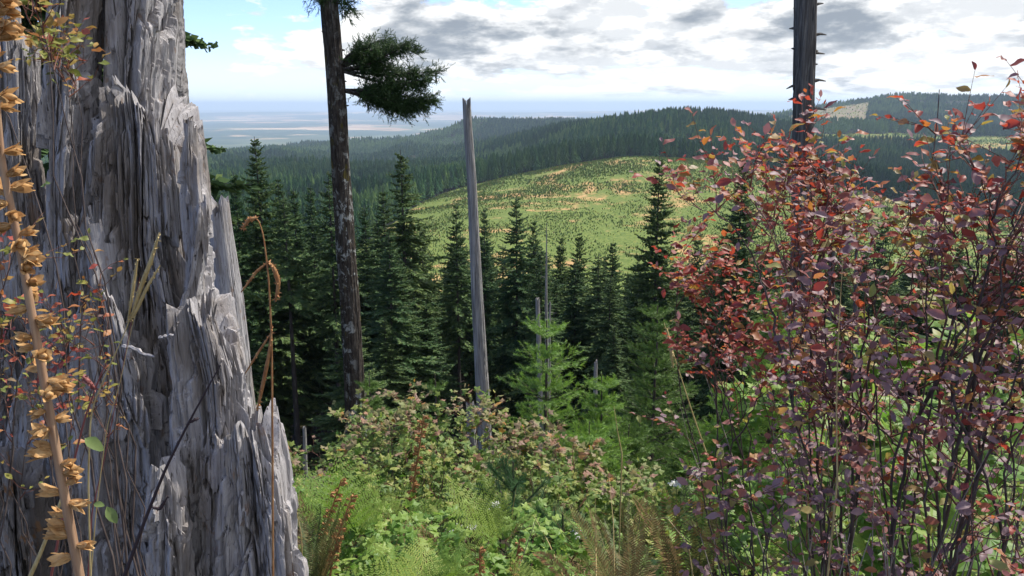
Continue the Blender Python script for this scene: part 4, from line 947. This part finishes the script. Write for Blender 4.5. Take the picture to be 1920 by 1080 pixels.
# small yellowing huckleberries before the stump
shrub('huckleberry_sprig', 'wiry little bush with tiny yellow and red leaves against the stump', 'shrub', None, 60,
      [(125, 435, 1.15), (165, 470, 1.15), (100, 470, 1.2), (175, 505, 1.12), (60, 520, 1.15), (90, 540, 1.1), (130, 560, 1.1), (40, 560, 1.1), (20, 620, 1.1)], cat_(YGm, lm(HBr)), .016, 401, 2.5, .05, .02, .0028, 220, ntw=1, blush=(.2, .8, .3), start=.84, twl=(.03, .07), base_D=1.1)
shrub('huckleberry_sprig', 'tiny red and yellow leaved twigs at the left edge below the wiry bush', 'shrub', None, 10,
      [(40, 700, 1.1), (10, 680, 1.1), (25, 740, 1.1), (55, 720, 1.12), (5, 800, 1.1), (30, 650, 1.1)], cat_(YGm, lm(HBr)), .015, 402, 4, .04, .02, .0025, 150, ntw=1, blush=(.1, .6, .6), start=.88, twl=(.03, .06), base_D=1.1)
shrub('huckleberry_sprig', 'yellow green sprig hanging beyond the upper end of the golden stalk', 'shrub', None, 90,
      [(40, 15, 1.2), (60, 40, 1.2), (35, 60, 1.2), (55, 90, 1.2), (70, -10, 1.2)], YGm, .024, 403, 5, .05, .03, .003, 60, ntw=1, start=.95, twl=(.03, .06), base_D=1.3)
# ------------------------------------------------------------------ ferns
FB = two('bracken', [(0, (.10, .18, .03)), (.5, (.17, .26, .045)), (1, (.28, .33, .07))], .6, .45, .3, [(0, (.18, .32, .03)), (1, (.34, .45, .06))])
FS = two('sword_fern', [(0, (.06, .09, .03)), (.4, (.11, .12, .035)), (.7, (.19, .14, .05)), (1, (.22, .13, .06))], .6, .3, .3)
FR = mat('dead_fern', (.34, .17, .08), .8, .3, .2)
def bracken_frond(seed, m, np_=11):
    r = np.random.default_rng(seed); mb = MB(); L = 1.0; u = np.linspace(0, 1, 20)
    ax = np.stack([u * L, .05 * np.sin(u * 3), -.28 * u ** 2], 1); mb.tube(ax, .006 * (1.1 - u), 3, 0, False)
    for k in range(np_):
        f = .12 + .86 * (k / np_) ** .9
        for sg in (1, -1):
            p = np.array([np.interp(f, u, ax[:, j]) for j in range(3)]); l = .42 * (1 - f) ** .8 * (.8 + .2 * min(1, k / 2)) + .03
            d = np.array([.45 + .25 * f, sg * 1.0, -.10 + r.normal(0, .06)]); d /= np.linalg.norm(d); nx = np.cross(d, (0, 0, 1)) * sg
            nn = max(4, int(l / .030)); t_ = (np.arange(nn) + .5) / nn; c = p + d * (t_ * l)[:, None]; c[:, 2] -= .12 * l * t_ ** 2
            w_ = (.046 * (1 - t_) ** .7 + .006) * (l / .42 + .25)
            for s2 in (1, -1):
                e = c + nx * (s2 * w_)[:, None] + d * (w_ * .5)[:, None] + r.normal(0, .003, c.shape); hw = d * (l / nn * .30)
                mb.add(np.stack([c - hw, e - hw * .3, e + hw * .4, c + hw], 1).reshape(-1, 3), np.arange(nn)[:, None] * 4 + np.array([0, 1, 2, 3]), 0)
    return mb.mesh('frond', [m])
def sword_frond(seed, m, npn=44, curl=.35):
    r = np.random.default_rng(seed); mb = MB(); u = np.linspace(0, 1, 24); ax = np.stack([u, .04 * np.sin(u * 4 + seed), -curl * u ** 2.2], 1); mb.tube(ax, .005 * (1.1 - u), 3, 0, False)
    f = np.linspace(.10, .985, npn)
    for sg in (1, -1):
        p = np.stack([np.interp(f, u, ax[:, j]) for j in range(3)], 1); l = .095 * np.sin(np.clip(f * 1.05, 0, 1) * 3.0 + .12) ** .55 * r.uniform(.85, 1.1, npn)
        l = np.nan_to_num(l, nan=.02); d = np.stack([np.full(npn, .25) + .3 * f, np.full(npn, sg * 1.0), .25 + r.normal(0, .12, npn)], 1); d /= np.linalg.norm(d, axis=1)[:, None]
        h = np.array([.0085, 0, 0]); e = p + d * l[:, None]; m_ = p + d * (l * .6)[:, None]
        mb.add(np.stack([p - h, m_ - h * .8, e + h, m_ + h], 1).reshape(-1, 3), np.arange(npn)[:, None] * 4 + np.array([0, 1, 2, 3]), 0)
    return mb.mesh('frond', [m])
BRK = [bracken_frond(k, FB[0]) for k in range(4)]; SWD = [sword_frond(k, FS[0], curl=(.2, .45, .3, .1)[k]) for k in range(4)]; DED = [sword_frond(9, FR)]
def fern(name, label, group, bpx, bpy_, D, fr, meshes, seed):
    """fr: (tip px, tip py, tip D) of each frond, growing from the base"""
    r = np.random.default_rng(seed); b = pix(bpx, bpy_, D); b[2] = max(float(ground(b[0], b[1])), min(b[2], b[2])) ; root = link(name, None, loc=b)
    for tp in fr:
        t_ = pix(*tp); d = t_ - b; L = np.linalg.norm(d); M3 = frame(d[None], (np.array([0, -.35, 1.0]) + r.normal(0, .3, 3))[None])[0] * L * 1.04
        # the frond starts steeper than it ends: lift its middle
        o = bpy.data.objects.new('frond', meshes[r.integers(len(meshes))]); C.objects.link(o); o.parent = root
        o.matrix_basis = Matrix([[*M3[0], 0], [*M3[1], 0], [*M3[2], 0], [0, 0, 0, 1]])
    tag(root, label, 'fern', group)
bg_ = 'yellow green bracken ferns'
fern('bracken_fern', 'large bracken fern arching up right beside the stump', bg_, 670, 1000, 2.6, [(580, 850, 2.9), (650, 835, 2.8), (705, 865, 2.8), (556, 885, 2.6), (750, 895, 2.7), (620, 900, 2.5)], BRK, 1)
fern('bracken_fern', 'bracken fern fanned out at the bottom edge left of the centre', bg_, 800, 1110, 1.9, [(700, 1000, 2.0), (885, 1010, 2.0), (800, 985, 2.1), (670, 1050, 1.9), (900, 1065, 1.9), (740, 1040, 1.8), (840, 1050, 1.8)], BRK, 2)
fern('bracken_fern', 'bracken fern with toothed fronds in the middle left of the small pine', bg_, 940, 1010, 2.5, [(850, 880, 2.7), (900, 890, 2.6), (945, 915, 2.6), (870, 940, 2.4), (985, 960, 2.5)], BRK, 3)
fern('bracken_fern', 'small yellow bracken fern at the bottom edge just right of the centre', bg_, 1010, 1120, 2.1, [(960, 1030, 2.2), (1020, 1040, 2.2), (1050, 1060, 2.1)], BRK, 4)
fern('bracken_fern', 'bracken fern half hidden behind the first one near the stump', bg_, 760, 960, 3.3, [(800, 960, 3.2), (840, 940, 3.3), (780, 985, 3.0), (700, 930, 3.4)], BRK, 5)
def clump(n, cx, top, bot, spread, D, seed, jit=.15):
    r = np.random.default_rng(seed); return [(cx + r.uniform(-1, 1) * spread, top + (bot - top) * r.random() ** 1.4, D + r.uniform(-jit, jit) * 1.5) for _ in range(n)]
sg_ = 'brownish sword ferns'
fern('sword_fern', 'sword fern with dark brown curled fronds tight against the right side of the stump', sg_, 600, 1110, 2.3, clump(13, 600, 905, 1010, 55, 2.45, 11), SWD, 11)
fern('sword_fern', 'sword fern with olive brown fronds in the middle of the lower right', sg_, 1180, 1160, 2.3, clump(17, 1150, 925, 1040, 90, 2.5, 12), SWD, 12)
fern('sword_fern', 'sword fern with upright yellow green fronds right of the olive brown one', sg_, 1290, 1150, 2.5, clump(15, 1270, 900, 1010, 80, 2.6, 13), SWD, 13)
fern('sword_fern', 'sword fern with three dark fronds standing behind the bottom bracken', sg_, 890, 1100, 2.5, [(885, 960, 2.6), (850, 990, 2.5), (905, 985, 2.5), (800, 960, 2.7), (770, 975, 2.7)], SWD, 14)
fern('dead_fern', 'single curled rust brown dead frond at the bottom', None, 1080, 1110, 1.9, [(985, 1010, 2.1)], DED, 15)

# ------------------------------------------------------------------ young firs of the bank
M_yf = mat('young_fir_needles', lambda t: t.ramp(isrand(t), [(0, (.10, .20, .045)), (.5, (.16, .28, .06)), (1, (.24, .36, .09))]), .5, .35, .35, tcol=lambda t, c: t.ramp(isrand(t), [(0, (.16, .34, .05)), (1, (.34, .50, .08))]))
M_yf2 = mat('young_fir_needles_deep', lambda t: t.ramp(isrand(t), [(0, (.06, .12, .03)), (.5, (.11, .19, .042)), (1, (.17, .27, .06))]), .5, .35, .35)
M_pine = mat('pine_needles', lambda t: t.ramp(isrand(t), [(0, (.03, .08, .03)), (1, (.08, .16, .06))]), .5, .3, .35)
def young_fir(label, px, tip_py, D, width, m, seed, gap=.27, ps=.16, dens=1.0, group='young firs on the bank', lead=.16, name='young_fir', nl=.030, whorl=6):
    r = np.random.default_rng(seed); tp = pix(px, tip_py, D); gz = float(ground(tp[0], D)); H = tp[2] - gz; base = np.array([tp[0], D, gz])
    root = link(name, None, loc=base); mb = MB(); fb = MB(); zt = np.linspace(0, 1, 14)
    tr = np.column_stack([np.cumsum(r.normal(0, .004 * H, 14)) * zt, np.cumsum(r.normal(0, .004 * H, 14)) * zt, zt * H]); tr[:, :2] -= tr[-1, :2] * zt[:, None]
    mb.tube(tr, .011 * H * (1 - .9 * zt) + .002, 7, 0); A0, A1 = [], []
    def at(z): return np.array([np.interp(z, tr[:, 2], tr[:, 0]), np.interp(z, tr[:, 2], tr[:, 1]), z])
    z = H; A0.append(at(H - lead)); A1.append(at(H)); z = H - lead; first = True
    while z > max(.1 * H, H - 3.2):
        t = (H - z) / H; L0 = width * (.16 + .84 * min(1, ((H - z) / 1.5) ** .75)); nb = whorl if not first else 5
        ph = r.uniform(0, 6.28)
        for rep, zz_ in enumerate((z, z - gap * .5)):
            for k in range(nb if rep == 0 else nb):
                a = ph + k * 6.283 / nb + rep * .5 + r.normal(0, .15); L = L0 * (1 if rep == 0 else .55) * r.uniform(.75, 1.15); el = np.interp(t, [0, .3, 1], [.75, .35, .05]) + r.normal(0, .08)
                h = np.array([math.cos(a) * math.cos(el), math.sin(a) * math.cos(el), math.sin(el)]); p0 = at(zz_); n = max(3, int(L / ps) + 1); u = np.linspace(0, 1, 6)
                ax = p0 + h * (u * L)[:, None]; ax[:, 2] += -.10 * L * u + .16 * L * u ** 3; mb.tube(ax, np.linspace(.004, .0015, 6) * (L / .5 + .4), 4, 0, False)
                for q in range(5): A0.append(ax[q]); A1.append(ax[q + 1])
                sd = np.cross(h, (0, 0, 1)); sd /= np.linalg.norm(sd)
                for g_ in range(1, int(n * 1.9 * dens)):
                    f = g_ / (n * 1.9 * dens); c = np.array([np.interp(f, u, ax[:, j]) for j in range(3)]); l = (ps * .55 + .42 * L * (1 - f)) * r.uniform(.55, 1.05); l = min(l, .32)
                    for sg in (1, -1):
                        d = h * .8 + sd * sg * .85 + r.normal(0, .12, 3); d[2] += .12; d /= np.linalg.norm(d); e = c + d * l; A0.append(c); A1.append(e)
                        for w_ in range(int(l / .06)):
                            c3 = c + (e - c) * r.uniform(.2, .9); d3 = d + h * .6 + sd * r.choice((-1, 1)) * .7 + r.normal(0, .25, 3); d3 /= np.linalg.norm(d3); A0.append(c3); A1.append(c3 + d3 * l * r.uniform(.25, .5))
        z -= gap * r.uniform(.8, 1.15) * (1 if t > .25 else .8); first = False
    A0, A1 = np.array(A0), np.array(A1); ln = np.linalg.norm(A1 - A0, axis=1); per = 26
    needle_shoots(fb, A0, A1, per, nl, .0023, 0, .25, seed, .7)
    link('trunk', mb.mesh('trunk', [M_stem], True), root); link('crown', fb.mesh('crown', [m]), root)
    tag(root, label, 'tree', group); return root
young_fir('brightest green young fir with open upswept branches in the middle', 1025, 600, 6.3, .68, M_yf, 1, .34, .18, .75)
young_fir('deep green bushy young fir standing right of the brightest one', 1233, 572, 8.3, .66, M_yf2, 2, .28, .16, .85)
young_fir('small green young fir between the two larger ones', 1128, 700, 6.4, .55, M_yf, 3, .26, .15, .75)
young_fir('low young fir whose double tip peeks out below the small one', 1180, 795, 5.8, .70, M_yf2, 4, .2, .13, 1.1)
young_fir('young fir seen through the red huckleberry by the dead trunk', 1466, 545, 5.5, .55, M_yf, 5, .26, .15)
young_fir('spindly young fir tip in front of the foot of the lichened trunk', 692, 700, 6.5, .30, M_yf2, 6, .28, .14, .6)
young_fir('bare topped young fir leader left of the bare pole', 815, 700, 6.2, .28, M_yf2, 7, .36, .15, .5)
young_fir('spreading young fir filling the gap below the straw blade', 1300, 800, 6.5, .75, M_yf2, 8, .22, .15, 1.1)
young_fir('young fir boughs at the right of the gap beside the huckleberry', 1375, 745, 5.5, .70, M_yf, 9, .22, .15, 1.0)
young_fir('low bright young fir in front of the deep green one', 1105, 790, 5.4, .75, M_yf, 10, .2, .13, 1.1)
young_fir('thin pale fir shoot beside the left flank of the lichened trunk', 640, 835, 5.2, .30, M_yf2, 11, .2, .12)
# a pine seedling with long needles
def pine(label, px, tip_py, D, seed):
    r = np.random.default_rng(seed); tp = pix(px, tip_py, D); gz = float(ground(tp[0], D)); base = np.array([tp[0], D, gz]); H = tp[2] - gz; root = link('pine_seedling', None, loc=base)
    mb = MB(); fb = MB(); mb.tube([(0, 0, 0), (.01, 0, H * .5), (0, 0, H)], [.012, .009, .004], 6, 0); A0, A1 = [(0, 0, H * .25)], [(0, 0, H)]
    for z in np.linspace(.35, .8, 4) * H:
        for k in range(4):
            a = r.uniform(0, 6.28); l = (H - z) * .5 + .08; d = np.array([math.cos(a) * .7, math.sin(a) * .7, .7]); A0.append((0, 0, z)); A1.append(np.array((0, 0, z)) + d * l); mb.tube([(0, 0, z), A1[-1]], [.005, .003], 4, 0, False)
    A0 = np.array(A0, float); A1 = np.array(A1, float); needle_shoots(fb, A0, A1, 260, .075, .0011, 0, 0, seed, 1.6)
    link('stem', mb.mesh('stem', [M_stem], True), root); link('needles', fb.mesh('needles', [M_pine]), root); tag(root, label, 'seedling')
pine('long needled pine seedling with upright tip among the maple leaves', 962, 865, 3.4, 1)
pine('squat long needled pine seedling left of the sword ferns', 1055, 960, 2.9, 2)
# ------------------------------------------------------------------ close stalks and blades
M_gold = mat('dry_gold', lambda t: t.ramp(t.noise(t.scale(pos(t), (120, 120, 120)), 1, 4), [(.3, (.36, .18, .07)), (.5, (.56, .33, .14)), (.75, (.68, .48, .25))]), .85, .3, .1)
M_goldstem = mat('dry_stem', lambda t: t.ramp(t.noise(t.scale(pos(t), (300, 300, 20)), 1, 4), [(.3, (.26, .15, .09)), (.7, (.44, .29, .18))]), .6, spec=.3)
M_straw = mat('straw', lambda t: t.ramp(t.noise(t.scale(pos(t), (200, 200, 20)), 1, 3), [(.3, (.40, .29, .12)), (.7, (.62, .50, .25))]), .6, .15, .3)
M_rust = mat('rust_stalk', lambda t: t.ramp(t.noise(t.scale(pos(t), (200, 200, 80)), 1, 3), [(.3, (.26, .11, .045)), (.7, (.48, .27, .12))]), .7, .1, .2)
M_redst = mat('red_stalk', (.22, .07, .06), .6, spec=.3)
M_black = mat('dark_twig', (.045, .032, .035), .7, spec=.2)
def px_path(pts, n=30):
    P = np.array([pix(*p) for p in pts]); k = np.linspace(0, len(P) - 1, n); b = np.stack([np.interp(k, np.arange(len(P)), P[:, j]) for j in range(3)], 1)
    for _ in range(3): b[1:-1] = (b[:-2] + 2 * b[1:-1] + b[2:]) / 4
    return b
def to_ground(P):
    """carry a stalk on down to the soil"""
    e = P[-1]; g_ = np.array([e[0] + (e[0] - P[-4][0]) * 2, e[1] + .02, float(ground(e[0], e[1])) - .02])
    return np.vstack([P, e + (g_ - e) * np.linspace(.2, 1, 5)[:, None]])
def pod_mesh(seed):
    r = np.random.default_rng(seed); mb = MB()
    u = np.linspace(0, 1, 7); mb.tube(np.stack([u * .9, 0 * u, -.1 * u * u], 1), .20 * np.sin(u * 2.8 + .25) + .02, 7, 0)      # the capsule
    for k in range(5):                                                       # curled sepals
        a = k * 6.283 / 5 + r.normal(0, .2); n = 7; t_ = np.linspace(0, 1, n); w_ = .19 * np.sin(t_ * 2.7 + .35) * r.uniform(.8, 1.2); op = r.uniform(.35, 1.1)
        rad_ = .10 + .42 * op * t_ ** 1.4; xx_ = t_ * (1.15 - .3 * op) + .12 * np.sin(t_ * 3) * r.uniform(-1, 1); o = np.array([math.cos(a), math.sin(a)]); s = np.array([-o[1], o[0]])
        c = np.stack([xx_, rad_ * o[0], rad_ * o[1]], 1); sd = np.array([0, s[0], s[1]])[None] * w_[:, None]; mid = c - np.array([0, o[0], o[1]]) * (w_ * .35)[:, None]
        V = np.stack([c - sd, mid, c + sd], 1).reshape(-1, 3) + r.normal(0, .012, (n * 3, 3)); F = []
        for q in range(n - 1):
            b = q * 3; F += [(b, b + 1, b + 4, b + 3), (b + 1, b + 2, b + 5, b + 4)]
        mb.add(V, F, 0)
    return mb.mesh('seed_pod', [M_gold], True)
PODS = [pod_mesh(k) for k in range(6)]
def seed_stalk(name, label, pts, r0, sm, pm, n, size, seed, u0=0, u1=.8, sub='seed_pod', group=None, cat='dried plant'):
    r = np.random.default_rng(seed); P = to_ground(px_path(pts, 50)); base = P[-1].copy(); root = link(name, None, loc=base)
    m = len(P); mb = MB(); mb.tube(P - base, r0 * np.linspace(.55, 1.15, m), 8, 0); link('stem', mb.mesh('stem', [sm], True), root)
    for k in range(n):
        u = (u0 + (u1 - u0) * (k + r.uniform(-.3, .3)) / n) * 49; c = np.array([np.interp(u, np.arange(m), P[:, j]) for j in range(3)])
        a = r.choice((0.0, 3.1416)) + r.normal(0, .75); d = np.array([math.cos(a), math.sin(a) * .8 - .15, r.uniform(-.25, .55)]); M3 = frame(d[None], (np.array([0, 0, 1.0]) + r.normal(0, .5, 3))[None])[0] * size * r.uniform(.75, 1.25)
        o = bpy.data.objects.new(sub, pm[r.integers(len(pm))]); C.objects.link(o); o.parent = root; pb = c + d * r0 * .8 - base
        o.matrix_basis = Matrix([[*M3[0], pb[0]], [*M3[1], pb[1]], [*M3[2], pb[2]], [0, 0, 0, 1]])
    return tag(root, label, cat, group)
seed_stalk('foxglove_stalk', 'tall dried golden stalk hung with open papery seed pods, nearest the viewer', [(-14, -60, .56), (-12, 120, .56), (2, 300, .56), (40, 480, .56), (80, 700, .56), (112, 880, .56), (150, 1085, .56)], .0034, M_goldstem, PODS, 62, .0145, 1, 0, .98)
def pod_small(seed):
    me = pod_mesh(seed); me.name = 'seed_pod'; me.materials.clear(); me.materials.append(M_rust); return me
PODR = [pod_small(k) for k in range(10, 13)]
sgp = 'rusty seed stalks among the bank plants'
seed_stalk('foxglove_stalk', 'tall orange brown seed stalk leaning in front of the maple leaves', [(795, 780, 3.6), (783, 860, 3.6), (772, 930, 3.6), (765, 985, 3.6)], .006, M_rust, PODR, 46, .024, 2, 0, .75, group=sgp)
seed_stalk('foxglove_stalk', 'rusty seed stalk standing among the ferns next to the stump', [(640, 900, 2.5), (620, 960, 2.5), (602, 1020, 2.5), (596, 1085, 2.5)], .004, M_rust, PODR, 30, .018, 3, 0, .9, group=sgp)
seed_stalk('foxglove_stalk', 'second rusty seed stalk to the right of the one next to the stump', [(663, 925, 2.4), (640, 985, 2.4), (625, 1040, 2.4), (618, 1085, 2.4)], .004, M_rust, PODR, 30, .018, 4, 0, .9, group=sgp)
seed_stalk('foxglove_stalk', 'short rusty seed stalk at the bottom below the pine seedling', [(975, 1010, 2.3), (968, 1050, 2.3), (960, 1090, 2.3)], .004, M_rust, PODR, 16, .016, 5, 0, .9, group=sgp)
seed_stalk('foxglove_stalk', 'short pinkish seed stalk at the bottom beside the bracken', [(900, 1030, 2.3), (900, 1060, 2.3), (899, 1090, 2.3)], .004, M_rust, PODR, 12, .015, 6, 0, .9, group=sgp)
def blade(name, label, pts, r0, m, cat='grass blade', group=None, sub=(), taper=(.25, 1.0), ground_=True, n=40, side=5):
    P = px_path(pts, n); P = to_ground(P) if ground_ else P; base = P[-1].copy(); mb = MB(); mb.tube(P - base, r0 * np.linspace(*taper, len(P)), side, 0)
    o = link(name, None, loc=base); link('stem', mb.mesh('stem', [m], True), o)
    for nm, pp, rr_, m2 in sub:
        Q = px_path(pp, 24); b2 = MB(); b2.tube(Q - base, rr_ * np.sin(np.linspace(.25, 2.9, 24)) + .0003, 5, 0)
        k = np.random.default_rng(len(pp)); i_ = k.integers(0, 23, 60); d = k.normal(0, 1, (60, 3)); d /= np.linalg.norm(d, axis=1)[:, None]; c = Q[i_] - base
        V, F = kite(c, d, np.full(60, rr_ * 2.2), np.full(60, rr_ * .35), np.roll(d, 1, 1)); b2.add(V, F, 0); link(nm, b2.mesh(nm, [m2], True), o)
    return tag(o, label, cat, group)
blade('grass_stalk', 'dry brown grass stalk with a hooked drooping head right of the stump', [(456, 428, .9), (468, 410, .9), (484, 410, .9), (494, 440, .9), (504, 520, .9), (510, 650, .9), (511, 850, .9), (512, 1085, .9)], .0018, M_rust, sub=(
    ('seed_head', [(503, 490, .9), (515, 505, .9), (523, 530, .9), (517, 565, .9)], .0028, M_rust), ('seed_head', [(502, 492, .9), (480, 510, .9), (452, 548, .9)], .0014, M_rust), ('seed_head', [(456, 428, .9), (466, 412, .9), (482, 408, .9)], .0022, M_rust),
    ('seed_head', [(510, 610, .9), (506, 660, .9), (490, 735, .9), (482, 770, .9)], .0022, M_rust), ('seed_head', [(508, 625, .9), (485, 660, .9), (460, 700, .9)], .0012, M_rust)))
blade('grass_stalk', 'pale yellow grass stalk with an upright spike crossing the middle of the stump', [(298, 440, .85), (270, 520, .85), (236, 620, .85), (204, 690, .85), (170, 770, .85), (165, 900, .86), (170, 1085, .86)], .0014, M_straw, sub=(
    ('seed_head', [(299, 436, .85), (283, 490, .85), (262, 545, .85), (245, 600, .85)], .0024, M_straw), ('seed_head', [(300, 498, .85), (275, 540, .85), (255, 585, .85), (240, 605, .85)], .0018, M_straw), ('seed_head', [(258, 485, .85), (250, 540, .85), (240, 600, .85)], .0016, M_straw)))
blade('grass_stalk', 'thin straw coloured grass stem running beside the red one before the stump', [(272, 540, .87), (250, 600, .87), (225, 720, .87), (200, 800, .87), (180, 960, .87), (170, 1085, .87)], .0009, M_straw)
blade('bramble_stem', 'thin reddish stem rising across the lower stump', [(262, 520, .9), (232, 680, .9), (196, 860, .9), (172, 960, .9), (165, 1085, .9)], .0011, M_redst, 'stem')
blade('bramble_stem', 'long purplish stem with a short side prong in front of the stump', [(204, 670, .8), (190, 700, .8), (160, 780, .8), (130, 900, .8), (95, 1085, .8)], .0018, M_redst, 'stem', sub=(('side_prong', [(178, 728, .8), (165, 715, .8), (155, 706, .8)], .0024, M_redst),))
blade('grass_stalk', 'pale broad grass stem leaning at the bottom left below the golden pods', [(118, 930, .7), (95, 990, .7), (75, 1040, .7), (55, 1085, .7)], .0022, M_straw, taper=(.7, 1.1))
blade('dark_twig', 'bare blackish twig slanting up across the lower right of the stump', [(413, 685, 1.05), (385, 735, 1.05), (350, 800, 1.05), (310, 880, 1.05), (270, 980, 1.05), (232, 1085, 1.05)], .0034, M_black, 'twig', sub=(
    ('side_shoot', [(352, 795, 1.05), (365, 787, 1.05), (372, 786, 1.05)], .0018, M_black), ('side_shoot', [(283, 950, 1.05), (300, 955, 1.05), (315, 930, 1.05)], .0022, M_black)))
blade('grass_stalk', 'long straw blade leaning across the young firs right of centre', [(1245, 605, 3.2), (1268, 680, 3.2), (1300, 780, 3.2), (1335, 880, 3.2), (1356, 935, 3.2)], .0055, M_straw, sub=(('seed_head', [(1250, 615, 3.2), (1258, 655, 3.2), (1262, 690, 3.2)], .008, M_straw),))
blade('grass_stalk', 'short straw blade standing before the small green fir', [(1151, 762, 3.3), (1158, 810, 3.3), (1166, 850, 3.3)], .004, M_straw)
bgp = 'dry grass blades among the bank plants'
for q, (lab, pts) in enumerate([('dry blade rising out of the sword ferns by its yellow green fronds', [(1142, 895, 2.6), (1150, 980, 2.5), (1152, 1085, 2.4)]), ('pale blade in front of the olive sword fern', [(1116, 930, 2.4), (1117, 1010, 2.4), (1118, 1085, 2.3)]),
        ('pale blade beside the long needled pine seedling', [(968, 915, 3.0), (960, 960, 3.0), (965, 1010, 3.0)]), ('thick tan stem slanting right of the pine seedling', [(1000, 965, 2.6), (1030, 1020, 2.5), (1058, 1085, 2.3)]),
        ('curved pale blade hugging the right foot of the stump', [(553, 945, 1.9), (565, 1000, 1.9), (568, 1085, 1.9)]), ('bare brown fallen twig lying across the maple leaves', [(758, 950, 2.9), (790, 985, 2.8), (830, 1030, 2.6)]),
        ('dark upright twig in the bottom middle', [(1010, 960, 2.5), (985, 1030, 2.4), (965, 1085, 2.3)]), ('straw blade bent over right of the ferns', [(1210, 975, 2.3), (1250, 970, 2.2), (1290, 1020, 2.1), (1300, 1085, 2.1)]),
        ('grey bare twig in the gap left of the red bushes', [(1274, 755, 3.2), (1292, 830, 3.2), (1330, 930, 3.1)]), ('tan blade standing against the dark red leaves', [(1580, 490, 1.6), (1572, 620, 1.6), (1568, 760, 1.6), (1570, 900, 1.6)])]):
    blade('dry_blade', lab, pts, .0026, [M_straw, M_straw, M_straw, M_straw, M_straw, M_rust, M_black, M_straw, M_dry, M_straw][q], 'grass blade', bgp)
# leaves on the stems before the stump
M_gl = mat('green_leaflet', (.17, .23, .07), .5, .35, .35)
lg = 'single leaflets before the lower stump'
for q, (px, py, s_, a, lab) in enumerate([(160, 822, .024, -.3, 'green heart shaped leaflet beside the golden stalk'), (176, 945, .014, .2, 'small pale leaflet, the left one of the pair on the red stem'), (200, 950, .022, -.9, 'larger leaflet on the right of the pair on the red stem'), (78, 350, .012, .6, 'tiny green leaflet high on the golden stalk side')]):
    c = pix(px, py, .84); d = np.array([math.cos(a), -.4, math.sin(a)]); M3 = frame(d[None], np.array([[0, -.6, .8]]))[0] * s_
    o = bpy.data.objects.new('leaflet', leaf_mesh('leaflet', ov2, M_gl, .3, .3, q)); C.objects.link(o); o.matrix_basis = Matrix([[*M3[0], c[0]], [*M3[1], c[1]], [*M3[2], c[2]], [0, 0, 0, 1]])
    tag(o, lab, 'leaf')
# white flower heads
M_white = mat('white_petal', (.72, .72, .66), .6, .2)
fg = 'white flower heads in the greenery'
for q, (px, py, D, lab) in enumerate([(929, 946, 3.2, 'white flower head left of the pine seedling'), (853, 992, 2.9, 'white flower head just above the lowest bracken'), (890, 990, 2.9, 'white flower cluster right of the other low one'), (1268, 909, 3.0, 'creamy flower head above the sword ferns'), (1305, 889, 3.1, 'pale seed head beside the yellow thimbleberry leaf'), (1082, 1005, 2.7, 'pale lilac flower head by the sword fern')]):
    c = pix(px, py, D); gz = float(ground(c[0], D)); root = link('yarrow', None, loc=(c[0], D, gz)); h = c[2] - gz; mb = MB(); mb.tube([(0, 0, 0), (.02, 0, h * .5), (0, 0, h)], [.003, .002, .0015], 4, 0); link('stem', mb.mesh('stem', [M_gl]), root)
    fb = MB(); r = np.random.default_rng(q); m_ = 90; cc = np.column_stack([r.normal(0, .012, m_), r.normal(0, .012, m_), h + r.normal(0, .003, m_)]); d = r.normal(0, 1, (m_, 3)); d[:, 2] = abs(d[:, 2]) + .2; d /= np.linalg.norm(d, axis=1)[:, None]
    V, F = kite(cc, d, np.full(m_, .010), np.full(m_, .0035), np.roll(d, 1, 1)); fb.add(V, F, 0); link('flower_head', fb.mesh('flower_head', [M_white]), root); tag(root, lab, 'flower', fg)
# ------------------------------------------------------------------ low cover that nobody could count
def cover(name, n, D0, D1, c0, c1, size, meshes, zmax, seed, dpow=1.0):
    r = np.random.default_rng(seed); D = D0 + (D1 - D0) * r.random(n) ** dpow; col = r.uniform(c0, c1, n); x = (col - 960) / 1505 * D
    P = np.stack([x, D, ground(x, D) + zmax * r.random(n) ** 1.2 * np.clip(D / 3, .3, 1)], 1); dr = r.normal(0, 1, (n, 3)); dr[:, 2] *= .4; up = r.normal(0, .5, (n, 3)); up[:, 2] += 1; M_ = frame(dr, up); Sz = size * r.uniform(.6, 1.3, n)
    which = r.integers(0, len(meshes), n); VV, FF, MM = [], [], []; n0 = 0; mats_ = list(dict.fromkeys(m.materials[0] for m in meshes))
    for k, me in enumerate(meshes):
        i_ = np.where(which == k)[0]; v, f = geom(me); W_ = np.einsum('nij,vj->nvi', M_[i_] * Sz[i_][:, None, None], v) + P[i_][:, None, :]
        VV.append(W_.reshape(-1, 3)); FF.append((f[None] + (np.arange(len(i_)) * len(v))[:, None, None] + n0).reshape(-1, 3)); n0 += len(i_) * len(v); MM.append(np.full(len(i_) * len(f), mats_.index(me.materials[0])))
    return link(name, mesh_np(name, np.concatenate(VV), np.concatenate(FF), mats_, np.concatenate(MM), False), kind='stuff')
cover('undergrowth', 6000, 1.2, 4.5, 200, 2300, .05, BGm[1] + mm(GM)[1], .42, 1)
cover('undergrowth', 9000, 4.5, 12, 200, 2300, .07, mm(GM)[1] + mm(PM)[1][:1], .7, 2)
cover('forest_floor_plants', 9000, 12, 60, 100, 2300, .30, mm(GM)[1][:2], .6, 3)
